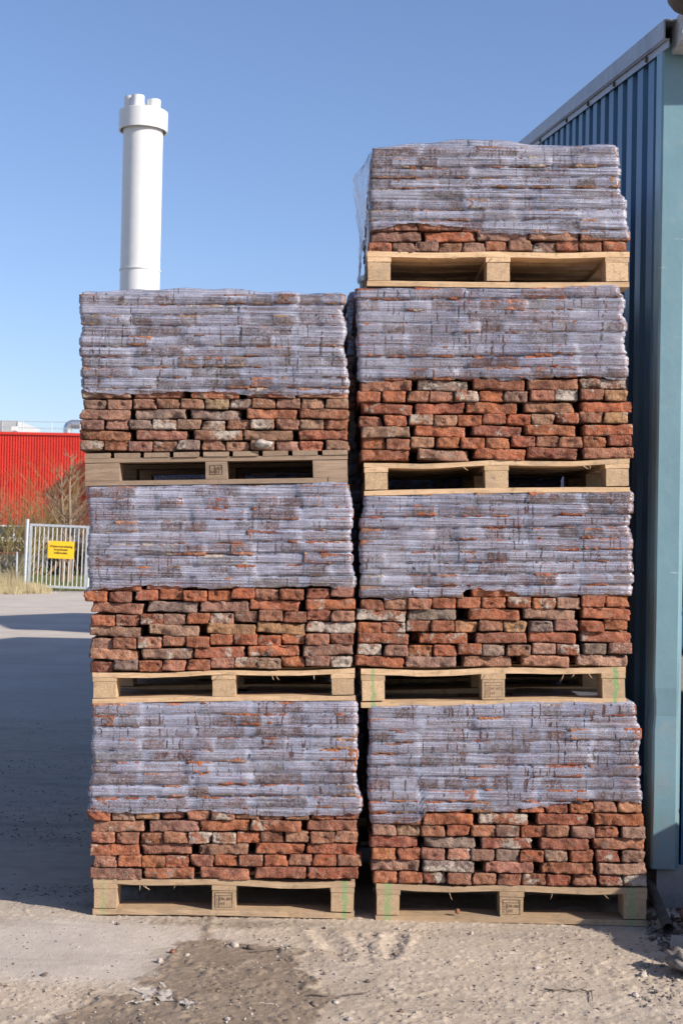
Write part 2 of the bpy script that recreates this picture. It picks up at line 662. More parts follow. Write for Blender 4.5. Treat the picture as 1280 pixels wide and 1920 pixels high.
def poly_sd(px, py, poly):
    """signed distance (negative inside) of arrays of points to a polygon."""
    d = np.full(px.shape, 1e9)
    inside = np.zeros(px.shape, bool)
    n = len(poly)
    for i in range(n):
        ax, ay = poly[i]
        bx, by = poly[(i + 1) % n]
        ex, ey = bx - ax, by - ay
        tt = np.clip(((px - ax) * ex + (py - ay) * ey) / (ex * ex + ey * ey), 0, 1)
        d = np.minimum(d, np.hypot(px - ax - tt * ex, py - ay - tt * ey))
        c = ((ay > py) != (by > py)) & (px < (bx - ax) * (py - ay) / (by - ay + 1e-12) + ax)
        inside ^= c
    return np.where(inside, -d, d)


def sstep(x, a, b):
    t = np.clip((x - a) / (b - a), 0, 1)
    return t * t * (3 - 2 * t)


def ground_sheet():
    xs = np.concatenate([[-900, -300, -120, -60, -30, -16, -9, -5.5, -3.6, -2.6], np.arange(-2.05, 2.2, .0075), [2.6, 3.6, 5.5, 9, 16, 30, 60, 120, 300, 900]])
    ys = np.concatenate([[-300, -60, -15, -3, 0, 2, 3.2], np.arange(4.1, 6.35, .0075), np.arange(6.4, 9, .06), np.arange(9.2, 24, .5), [26, 30, 40, 60, 90, 150, 300, 700, 1800]])
    X, Y = np.meshgrid(xs, ys)
    poly = [tuple(gnd(*p).xy) for p in DAMP_PX]
    sd = poly_sd(X, Y, poly) + (fbm(X, Y, 9, 4) - .5) * .22 + (fbm(X, Y, 40, 3) - .5) * .04
    neck_a, neck_b = gnd(394, 1725), gnd(392, 1760)
    nd = np.abs(X - neck_a.x) + np.where((Y < neck_a.y + .1) & (Y > neck_b.y), 0, 9)
    sd = np.minimum(sd, nd - .012 + (fbm(X, Y, 50, 2) - .5) * .01)
    damp = 1 - sstep(sd, -.02, .028)
    damp = np.maximum(damp, .35 * (1 - sstep(sd, 0, .5)) * sstep(fbm(X, Y, 5, 4), .5, .62))
    # dirt thrown up at the pallet fronts and under the right-hand stack
    edge = sstep(-(np.abs(Y - 5.83) + (fbm(X, Y, 14, 3) - .5) * .12), -.07, -.01) * ((X > -.75) & (X < -.05))
    damp = np.maximum(damp, edge * .55)
    pale = (1 - sstep(np.hypot((X + .95) / .75, (Y - 5.45) / .55), .55, 1.0)) * (1 - damp)
    near = sstep(Y, 3.2, 4.2) * (1 - sstep(Y, 9, 14)) * (1 - sstep(np.abs(X), 2.2, 3.5))
    smooth = pale
    clump = sstep(fbm(X, Y, 22, 4), .52, .75)
    zone = sstep(fbm(X, Y, 3.1, 3), .42, .60)
    right = sstep(X, -.15, .35)
    h = (fbm(X, Y, 2.2, 2) - .5) * .016 + (fbm(X, Y, 45, 3) - .5) * .0016
    h += clump * (.0005 + .006 * zone * np.maximum(damp, right * .7)) * (1 - .9 * smooth)
    h += (fbm(X, Y, 130, 2) - .5) * .0022 * (1 - .6 * smooth) * (.4 + zone)
    crumb = sstep(fbm(X, Y, 60, 2), .66, .80) * sstep(fbm(X + 9, Y, 5, 3), .50, .62)
    h += crumb * .006 * (1 - .9 * smooth)
    h += sstep(fbm(X, Y, 90, 2), .62, .85) * .005 * (1 - .75 * smooth)
    # tyre ruts
    for (p, q, wd, dp) in (((600, 1742), (640, 1792), .034, .006), ((742, 1752), (728, 1790), .03, .007), ((664, 1748), (700, 1786), .022, .004)):
        a, b = gnd(*p), gnd(*q)
        ex, ey = b.x - a.x, b.y - a.y
        tt = ((X - a.x) * ex + (Y - a.y) * ey) / (ex * ex + ey * ey)
        tc = np.clip(tt, 0, 1)
        dd = np.hypot(X - a.x - tc * ex, Y - a.y - tc * ey) + (fbm(X, Y, 30, 2) - .5) * .02
        h -= dp * np.exp(-(dd / wd) ** 2)
        h += dp * .8 * np.exp(-((dd - 1.9 * wd) / (wd * .7)) ** 2)
    # crust edges around the damp patch
    h += .008 * np.exp(-((sd + .01) / .018) ** 2) * sstep(fbm(X, Y, 12, 2), .45, .6) * (1 - edge)
    h = h * near * (1 - .85 * sstep(Y, 6.1, 6.5)) - .012
    # shadowed yard: old kerb crack and crumbs
    ya = gnd(60, 1572).y
    h -= .02 * np.exp(-((Y - ya - (fbm(X, Y, 3, 3) - .5) * .12) / .022) ** 2) * (X < -1.1) * (X > -2.6)
    under = sstep(-np.abs(Y - 6.5), -.75, -.66) * (np.abs(X - .1) < 1.3)
    h = np.where(under > 0, np.minimum(h, -.006), h)
    ny, nx = X.shape
    me = bpy.data.meshes.new('ground')
    co = np.stack([X, Y, h], -1).reshape(-1, 3)
    idx = np.arange(ny * nx).reshape(ny, nx)
    q = np.stack([idx[:-1, :-1], idx[:-1, 1:], idx[1:, 1:], idx[1:, :-1]], -1).reshape(-1, 4)
    me.vertices.add(len(co))
    me.vertices.foreach_set('co', co.ravel())
    me.loops.add(q.size)
    me.loops.foreach_set('vertex_index', q.ravel().astype(np.int32))
    me.polygons.add(len(q))
    me.polygons.foreach_set('loop_start', np.arange(0, q.size, 4, dtype=np.int32))
    me.polygons.foreach_set('use_smooth', np.ones(len(q), bool))
    me.update(calc_edges=True)
    yard = sstep(Y, 9.5, 15)
    for nm, arr in (('damp', damp), ('pale', pale), ('yard', yard)):
        a = me.attributes.new(nm, 'FLOAT', 'POINT')
        a.data.foreach_set('value', arr.ravel().astype(np.float32))
    me.materials.append(M['ground'])
    return kind(link('ground', me), 'structure'), (xs, ys, h)


ground, (GX, GY, GH) = ground_sheet()


def gz(x, y):
    i = int(np.clip(np.searchsorted(GX, x), 1, len(GX) - 1))
    j = int(np.clip(np.searchsorted(GY, y), 1, len(GY) - 1))
    return float(GH[j, i])


# ------------------------------------------------------------------ blue shed on the right
SHX = at(1239, 560, 6.14).x
SHY = 6.14
SHED_BACK = 18.6
_p0 = at(1258, 60, SHY)
EAVE = _p0.z
_d = ray(992, 264)
_tY = SHX * _d.y / _d.x
PITCHZ = (CAM_P + _d * (_tY / _d.y)).z
SLOPE = (PITCHZ - EAVE) / (_tY - SHY)
RIDGE_Y = (SHY + SHED_BACK) / 2


def shed_z(y):
    return EAVE + SLOPE * (y - SHY if y < RIDGE_Y else 2 * RIDGE_Y - SHY - y)


def blue_shed():
    s = thing('steel_shed', 'blue corrugated steel shed with grey roof trim beside the tall brick stack', 'shed', (SHX, SHY, 0))
    L = lambda x, y, z: (x - SHX, y - SHY, z)
    # side wall sheets: trapezoid ribs, each sheet four ribs
    pitch, dep = .2425, .035
    y = SHY + .10
    while y < SHED_BACK - .01:
        mb = MB()
        y1 = min(y + pitch * 4, SHED_BACK)
        prof = []
        yy = y
        while yy < y1 - .01:
            prof += [(yy, dep), (yy + .09, dep), (yy + .105, 0), (yy + .225, 0)]
            yy += pitch
        prof = [p for p in prof if p[0] <= y1] + [(y1, dep)]
        vs, fs = [], []
        for (py, dx) in prof:
            vs.append((dx, py - SHY, .20))
            vs.append((dx, py - SHY, shed_z(py) - .03))
        for i in range(len(prof) - 1):
            fs.append((2 * i, 2 * i + 2, 2 * i + 3, 2 * i + 1))
        mb.add(vs, fs)
        o = mb.build('cladding_sheet', M['blue'], s, recalc=False)
        md = o.modifiers.new('gauge', 'SOLIDIFY')
        md.thickness = .0015
        y = y1
    # front wall sheets facing the camera
    x = .125
    while x < 9:
        mb = MB()
        prof = []
        for k in range(4):
            a = x + k * pitch
            prof += [(a, .03), (a + .03, .03), (a + .045, 0), (a + .20, 0), (a + .215, .03)]
        prof.append((x + 4 * pitch, .03))
        vs, fs = [], []
        for (px_, dy) in prof:
            vs.append((px_, dy, .19))
            vs.append((px_, dy, EAVE - .02))
        for i in range(len(prof) - 1):
            fs.append((2 * i, 2 * i + 1, 2 * i + 3, 2 * i + 2))
        mb.add(vs, fs)
        o = mb.build('cladding_sheet', M['blue'], s, recalc=False)
        md = o.modifiers.new('gauge', 'SOLIDIFY')
        md.thickness = .0015
        x += 4 * pitch
    # corner flashing, dented near the ground
    mb = MB()
    prof = [(-.012, .105), (-.012, .0), (-.004, -.010), (.088, -.012), (.098, -.006), (.104, .012), (.112, .016), (.112, .028)]
    nz = 60
    vs, fs = [], []
    for i in range(nz + 1):
        z = .175 + (EAVE - .05 - .175) * i / nz
        for k, (px_, py_) in enumerate(prof):
            d = .020 * math.exp(-((z - .62) / .13) ** 2) * (math.exp(-((px_ - .05) / .03) ** 2)) + .012 * math.exp(-((z - .86) / .06) ** 2) * (k < 3)
            w = .006 * math.sin(z * 7 + 1) * (k in (2, 3)) * math.exp(-((z - .7) / .5) ** 2)
            vs.append((px_ + (d * .9 if k < 3 else 0), py_ + d + w, z))
    m_ = len(prof)
    for i in range(nz):
        for k in range(m_ - 1):
            fs.append((i * m_ + k, i * m_ + k + 1, (i + 1) * m_ + k + 1, (i + 1) * m_ + k))
    mb.add(vs, fs)
    fl = mb.build('corner_flashing', M['pale_blue'], s, recalc=False)
    md = fl.modifiers.new('gauge', 'SOLIDIFY')
    md.thickness = .0012
    for zz in (.45, 1.3, 2.2, 3.1):
        b = MB()
        b.lathe([(0, .006), (.009, .005), (.011, 0), (0, 0)], 10)
        b.build('screw', M['dark_metal'], fl, (.165, .008 - .014, zz), rot=(R(90), 0, 0))
    # plinth
    mb = MB()
    mb.box(.02, 9, .02, SHED_BACK - SHY, -.15, .188)
    mb.build('plinth', M['concrete'], s)
    # roof: two slopes with sheets
    for (ya, yb) in ((SHY - .02, RIDGE_Y), (RIDGE_Y, SHED_BACK + .1)):
        mb = MB()
        za, zb = shed_z(max(ya, SHY)), shed_z(min(yb, SHED_BACK))
        vs = [(.03, ya - SHY, za + .02), (9, ya - SHY, za + .02), (9, yb - SHY, zb + .02), (.03, yb - SHY, zb + .02)]
        vs += [(a, b, c - .05) for (a, b, c) in vs]
        mb.add(vs, [(0, 1, 2, 3), (7, 6, 5, 4), (0, 4, 5, 1), (1, 5, 6, 2), (2, 6, 7, 3), (3, 7, 4, 0)])
        mb.build('roof_slope', M['verge'], s)
    for (ya, yb) in ((SHY - .12, 9.55), (9.555, RIDGE_Y)):
        mb = MB()
        # hood over the gable edge: upright face, small return lip under it
        for (x0, x1, z0, z1) in ((-.032, -.026, -.050, .032), (-.026, .06, .024, .033), (-.026, -.008, -.056, -.050), (-.013, -.008, -.088, -.057)):
            za, zb = shed_z(max(ya, SHY)) + SLOPE * min(0, ya - SHY), shed_z(yb)
            vs = []
            for (yy, zz) in ((ya, za), (yb, zb)):
                vs += [(x0, yy - SHY, zz + z0), (x1, yy - SHY, zz + z0), (x1, yy - SHY, zz + z1), (x0, yy - SHY, zz + z1)]
            mb.add(vs, [(3, 2, 1, 0), (4, 5, 6, 7), (0, 1, 5, 4), (1, 2, 6, 5), (2, 3, 7, 6), (3, 0, 4, 7)])
        vt = mb.build('verge_trim', M['verge'], s)
        k = ya + .42
        while k < min(yb, 14):
            b = MB()
            b.lathe([(0, .012), (.011, .010), (.014, 0), (0, 0)], 10)
            b.build('screw', M['dark_metal'], vt, (-.014, k - SHY, shed_z(k) - .073), rot=(0, R(-90), 0))
            k += .78
    # back gable half and the eave gutter facing the camera
    mb = MB()
    prof = [(-.035, -.02), (-.035, -.13), (-.05, -.145), (-.20, -.135), (-.222, -.115), (-.235, .0), (-.227, .002), (-.214, -.105), (-.195, -.125), (-.055, -.135), (-.043, -.123), (-.041, -.02)]
    mb.prism([(p, EAVE + .03 + q) for (p, q) in prof], 'x', .026, 9)
    mb.prism([(p, EAVE + .03 + q) for (p, q) in prof[:6]], 'x', .022, .0255)
    mb.build('gutter', M['gutter'], s)
    mb = MB()
    mb.box(.0, 9, SHED_BACK - SHY - .02, SHED_BACK - SHY, .2, EAVE)
    mb.box(8.98, 9, .05, SHED_BACK - SHY - .03, .2, EAVE)
    mb.build('rear_wall', M['blue'], s)
    return s


blue_shed()


def wall_lamp():
    p = at(1302, 0, 5.86)
    o = thing('yard_lamp', 'dark round lamp shade on a pale pole above the shed gutter', 'lamp', (p.x, p.y, EAVE))
    dz = p.z - EAVE
    mb = MB()
    mb.lathe([(.004, -.06), (.05, -.052), (.09, -.03), (.112, .0), (.115, .03), (.10, .055), (.05, .075), (.0, .08)], 28)
    mb.build('lamp_shade', M['dark_metal'], o, (0, 0, dz), smooth=True)
    mb = MB()
    mb.tube([(-.018, .03, -.05), (-.018, .03, dz - .045)], .018, 12)
    mb.build('pole', M['white_steel'], o)
    return o


wall_lamp()

# ------------------------------------------------------------------ unseen hall added further back to cast the shadow band across the yard
def shadow_far_hall():
    s = thing('added_far_hall', 'unseen plain grey hall added behind the blue shed to shade the yard', 'hall', (2.4, 19.9, 0))
    mb = MB()
    mb.prism([(0, 0), (0, 4.6), (2.6, 5.4), (5.2, 4.6), (5.2, 0)], 'x', 0, 12)
    mb.build('wall', M['greywall'], s)
    mb = MB()
    mb.prism([(-.15, 4.56), (2.6, 5.43), (5.35, 4.56), (5.35, 4.66), (2.6, 5.53), (-.15, 4.66)], 'x', -.15, 12.15)
    mb.build('roof', M['verge'], s)
    return s


shadow_far_hall()

def shadow_tall_hall():  # unseen building, added to cast a shadow band on the red wall
    s = thing('added_tall_hall', 'unseen tall hall added far behind the right stack to shade the red factory', 'hall', (1.6, 65.0, 0), (0, 0, math.atan2(.404, 1)))
    mb = MB()
    mb.box(0, 11, 0, 2.5, 0, 13.9)
    mb.build('wall', M['greywall'], s)
    mb = MB()
    mb.box(-.1, 11.1, -.1, 2.6, 13.9, 14.15)
    mb.build('roof', M['verge'], s)
    return s


shadow_tall_hall()

# ------------------------------------------------------------------ bricks: worn variants shared by every load
BL, BD, BH = .2065, .099, .0465


def brick_mesh(seed, segs, r=.0055, amp=1.0):
    rnd = random.Random(seed)
    nx, ny, nz = segs
    hx, hy, hz = BL / 2, BD / 2, BH / 2
    idx, vs, fs = {}, [], []

    def vid(i, j, k):
        key = (i, j, k)
        if key not in idx:
            idx[key] = len(vs)
            vs.append(Vector((-hx + 2 * hx * i / nx, -hy + 2 * hy * j / ny, -hz + 2 * hz * k / nz)))
        return idx[key]

    for i in range(nx):
        for j in range(ny):
            fs.append((vid(i, j, 0), vid(i, j + 1, 0), vid(i + 1, j + 1, 0), vid(i + 1, j, 0)))
            fs.append((vid(i, j, nz), vid(i + 1, j, nz), vid(i + 1, j + 1, nz), vid(i, j + 1, nz)))
    for i in range(nx):
        for k in range(nz):
            fs.append((vid(i, 0, k), vid(i + 1, 0, k), vid(i + 1, 0, k + 1), vid(i, 0, k + 1)))
            fs.append((vid(i, ny, k), vid(i, ny, k + 1), vid(i + 1, ny, k + 1), vid(i + 1, ny, k)))
    for j in range(ny):
        for k in range(nz):
            fs.append((vid(0, j, k), vid(0, j, k + 1), vid(0, j + 1, k + 1), vid(0, j + 1, k)))
            fs.append((vid(nx, j, k), vid(nx, j + 1, k), vid(nx, j + 1, k + 1), vid(nx, j, k + 1)))
    off = Vector((rnd.uniform(0, 90), rnd.uniform(0, 90), rnd.uniform(0, 90)))
    rr = r * rnd.uniform(.7, 1.25)
    inner = Vector((hx - rr, hy - rr, hz - rr))
    chips = []
    for _ in range(rnd.randint(4, 10)):
        chips.append((Vector((rnd.choice((-hx, hx)) * rnd.uniform(.1, 1), rnd.choice((-hy, hy)), rnd.choice((-hz, hz)))), rnd.uniform(.010, .026)))
    skew = rnd.uniform(-.05, .05)
    bow = rnd.uniform(-.0025, .0025)
    taper = rnd.uniform(-.06, .03)
    out = []
    for p in vs:
        c = Vector((max(-inner.x, min(inner.x, p.x)), max(-inner.y, min(inner.y, p.y)), max(-inner.z, min(inner.z, p.z))))
        d = p - c
        q = c + (d.normalized() * rr if d.length > 1e-9 else d)
        if d.length > 1e-9 and (abs(d.x) < 1e-9) + (abs(d.y) < 1e-9) + (abs(d.z) < 1e-9) == 2:
            q = p.copy()
        n = (q / max(q.length, 1e-6))
        q.x += skew * q.z
        q.z += bow * (1 - (q.x / hx) ** 2)
        q.y *= 1 + taper * (q.x / hx) * .3
        e = mnoise.noise(q * 20 + off) * .0022 + mnoise.noise(q * 55 + off) * .0024 + mnoise.noise(q * 130 + off) * .0024
        e -= max(0, mnoise.noise(q * 38 - off) - .3) * .012
        for (cc, cr) in chips:
            dd = (q - cc).length
            if dd < cr * 1.6:
                e -= (1 - dd / (cr * 1.6)) * cr * .45
        q += n * 0 + Vector((n.x * .6 + (1 if p.x > hx * .98 else -1 if p.x < -hx * .98 else 0),
                             (1 if p.y > hy * .98 else -1 if p.y < -hy * .98 else 0),
                             .5 * (1 if p.z > hz * .95 else -1 if p.z < -hz * .95 else 0))) * e * amp
        out.append(q)
    return out, fs


def make_variant(name, seed, segs, mat, amp=1.0):
    vs, fs = brick_mesh(seed, segs, amp=amp)
    mb = MB()
    mb.add(vs, fs)
    return mb.mesh(name, mat, True)


VARS = [make_variant('brick', 100 + i, (30, 14, 9), M['brick']) for i in range(24)]
LOWV = []
for i in range(6):
    vs_, fs_ = brick_mesh(100 + i, (5, 3, 2))
    LOWV.append((np.array([tuple(p) for p in vs_]), np.array(fs_)))

PAL_RED = [((.29, .092, .048), 6), ((.25, .084, .050), 6), ((.32, .112, .056), 4), ((.21, .078, .052), 4), ((.27, .118, .078), 4), ((.31, .150, .105), 3),
           ((.21, .112, .086), 2.2), ((.26, .155, .118), 1.6), ((.33, .17, .095), .7), ((.185, .130, .118), .6)]
PAL_BROWN = [((.22, .100, .070), 5), ((.25, .130, .094), 5), ((.25, .096, .060), 3), ((.20, .112, .090), 5), ((.28, .18, .13), 1.6),
             ((.30, .112, .060), 1.2), ((.23, .16, .135), 1.5)]


def pick(pal):
    cs = [c for c, w in pal]
    ws = [w for c, w in pal]
    c = random.choices(cs, ws)[0]
    k = random.uniform(.85, 1.15) * 1.34
    return tuple(x * k * random.uniform(.94, 1.06) * m for x, m in zip(c, (1, 1.02, .97)))


def lime():
    r = random.random()
    return .05 if r < .38 else random.uniform(.18, .48) if r < .86 else random.uniform(.42, .60) if r < .965 else random.uniform(.60, .82)


# ------------------------------------------------------------------ pallets
def pallet_mats(p, tone, stripes):
    if tone == 'grey':
        w1, w2, we = (.24, .165, .110), (.35, .25, .175), .35
        return mat_wood('weathered_wood', w1, w2, weather=we), mat_wood('weathered_wood_block', w1, w2, weather=we), mat_wood('weathered_wood_long', w1, w2, weather=we, axis=1)
    k = {'new': 1.0, 'mid': .92, 'ground': .82}[tone]
    g = {'new': 0, 'mid': .0, 'ground': .35}[tone]
    c1 = (.52 * k, .345 * k, .195 * k)
    c2 = (.66 * k, .465 * k, .29 * k)
    b1 = (.42 * k, .285 * k, .165 * k)
    b2 = (.64 * k, .455 * k, .285 * k)
    return (mat_wood('pine_board', c1, c2, p, stripes, False, g), mat_wood('pressed_chip_block', b1, b2, p, stripes, True, g * .6),
            mat_wood('pine_board_end', c1, c2, p, stripes, False, g, 1))


def pallet(bl, br, tl, tr, Y, label, tone='new', stripes=(), stamp=None, depth=1.1, group='pallets under the brick loads', detail=True):
    """bl, br, tl, tr: pixel corners of the front face."""
    a, b = at(*bl, Y), at(*br, Y)
    c, d = at(*tl, Y), at(*tr, Y)
    W = (b - a).length
    H = ((c - a).length + (d - b).length) / 2
    ang = math.atan2(b.z - a.z, b.x - a.x)
    mid = (a + b) / 2
    return pallet_raw(mid, ang, W, H, label, tone, stripes, stamp, depth, group)


def stamp_text(body, size, parent, loc, mat):
    cu = bpy.data.curves.new('stamp', 'FONT')
    cu.body = body
    cu.size = size
    cu.align_x = 'CENTER'
    cu.align_y = 'CENTER'
    cu.extrude = .0002
    tmp = bpy.data.objects.new('stamp_tmp', cu)
    COL.objects.link(tmp)
    bpy.context.view_layer.update()
    me = bpy.data.meshes.new_from_object(tmp.evaluated_get(bpy.context.evaluated_depsgraph_get()))
    bpy.data.objects.remove(tmp)
    me.materials.clear()
    me.materials.append(mat)
    return link('lettering', me, parent, loc, (R(90), 0, 0))


def pallet_raw(mid, ang, W, H, label, tone='new', stripes=(), stamp=None, depth=1.1, group='pallets under the brick loads'):
    p = thing('wooden_pallet', label, 'pallet', mid, (0, -ang, 0), group)
    wood, block, woody = pallet_mats(p, tone, stripes)
    hw = W / 2
    k = H / .144
    zb, zk, zs = .022 * k, .100 * k, .122 * k
    ph = random.uniform(0, 6)

    def part(name, mat, *bx, jit=.0012, nx=1, bend=None):
        mb = MB()
        mb.box(*bx, jit=jit, nx=nx, bend=bend)
        return mb.build(name, mat, p)

    if tone == 'grey':
        xs = [(-hw, -hw + .145), (-.046, .046), (hw - .145, hw)]
        for y0 in (0, .50, 1.0):
            if y0 == 0:
                part('base_board', wood, -hw, hw - .145 + .06, y0, y0 + .1, 0, zb - .001)
                part('base_board', wood, hw - .145 + .063, hw, y0 + .001, y0 + .1, 0, zb - .002)
            else:
                part('base_board', wood, -hw, hw, y0, y0 + .1, 0, zb - .001)
            part('stringer_board', wood, -hw, hw, y0 + .001, y0 + .1, zk + .001, zs - .001)
            for (x0, x1) in xs:
                bo = part('block', block, x0 + .001, x1 - .001, y0 + .002, y0 + .1, zb, zk)
                if y0 == 0 and x0 < 0 < x1:
                    mb = MB()
                    for (sx0, sx1, sz0, sz1) in ((-.026, .026, .040, .0425), (-.026, -.024, .0425, .078), (.024, .026, .0425, .078), (-.026, .026, .078, .080), (-.007, -.005, .0425, .078), (-.023, -.010, .048, .056), (-.002, .004, .046, .070), (.008, .020, .060, .072), (.010, .014, .046, .056)):
                        mb.box(sx0, sx1, y0 + .0003, y0 + .0015, sz0, sz1)
                    mb.build('stamp', M['stamp'], bo)
        n = 9
        for i in range(n):
            x0 = -hw + (W - .105) * i / (n - 1)
            part('deck_board', woody, x0, x0 + .105, -.004 + random.uniform(-.004, .004), depth, zs, H)
        return p
    s1, s2 = random.uniform(.004, .010), random.uniform(.004, .010)

    def sag(x):
        t = (x + hw) / hw
        return -(s1 if t < 1 else s2) * (math.sin(math.pi * (t % 1.0)) ** 2) + .0015 * math.sin(9 * x + ph)

    def bsag(x):
        return .003 * math.sin(4 * x + ph) - .003

    bx = [(-hw + .004, -hw + .097), (-.0475, .0475), (hw - .097, hw - .004)]
    # deck boards run across the front, one behind the other
    ndk, dw = 7, .105
    for i in range(ndk):
        y0 = (depth - dw) * i / (ndk - 1)
        part('deck_board', wood, -hw, hw, y0, y0 + dw, zs + .0005, H, nx=14, bend=sag)
    for i, (x0, x1) in enumerate(bx):
        part('stringer_board', woody, x0 - .003, x1 + .003, .001, depth - .001, zk + .0005, zs - .0005, jit=.001)
    for y0, dpt in ((.003, .120), (depth / 2 - .06, .12), (depth - .123, .12)):
        for i, (x0, x1) in enumerate(bx):
            bo = part('block', block, x0, x1, y0, y0 + dpt, zb + .0005, zk)
            if stamp and i == 1 and y0 < .01:
                mb = MB()
                for (sx0, sx1, sz0, sz1) in ((-.036, .036, .034, .0355), (-.036, -.0345, .0355, .094), (.0345, .036, .0355, .094), (-.036, .036, .094, .0955), (-.020, -.0186, .0355, .082), (-.036, .036, .082, .0833)):
                    mb.box(sx0, sx1, y0 - .0012, y0 - .0003, sz0, sz1)
                mb.build('stamp', M['stamp'], bo)
                stamp_text(stamp, .0165, bo, (.009, y0 - .0008, .068), M['stamp'])
                stamp_text('HT', .0165, bo, (-.004, y0 - .0008, .048), M['stamp'])
                stamp_text('I\nP\nP\nC', .010, bo, (-.0275, y0 - .0008, .060), M['stamp'])
        part('base_board', wood, -hw, hw, y0 - .002, y0 + .125, 0, zb, nx=10, bend=bsag if ang else None)
    for i in range(4):
        x = random.uniform(-hw * .85, hw * .85)
        L = random.uniform(.015, .045)
        mb = MB()
        an = random.uniform(-1.3, 1.3)
        mb.tube([(x, -.003, zs - .001 + sag(x)), (x + L * .5 * math.sin(an), -.008, zs + sag(x) - L * .45 * abs(math.cos(an))), (x + L * math.sin(an), -.006, zs + sag(x) - L * .7 * abs(math.cos(an)))], [.0016, .0012, .0006], 4)
        mb.build('splinter', wood, p)
    return p


# ------------------------------------------------------------------ brick loads
def lerp(a, b, t):
    return a + (b - a) * t


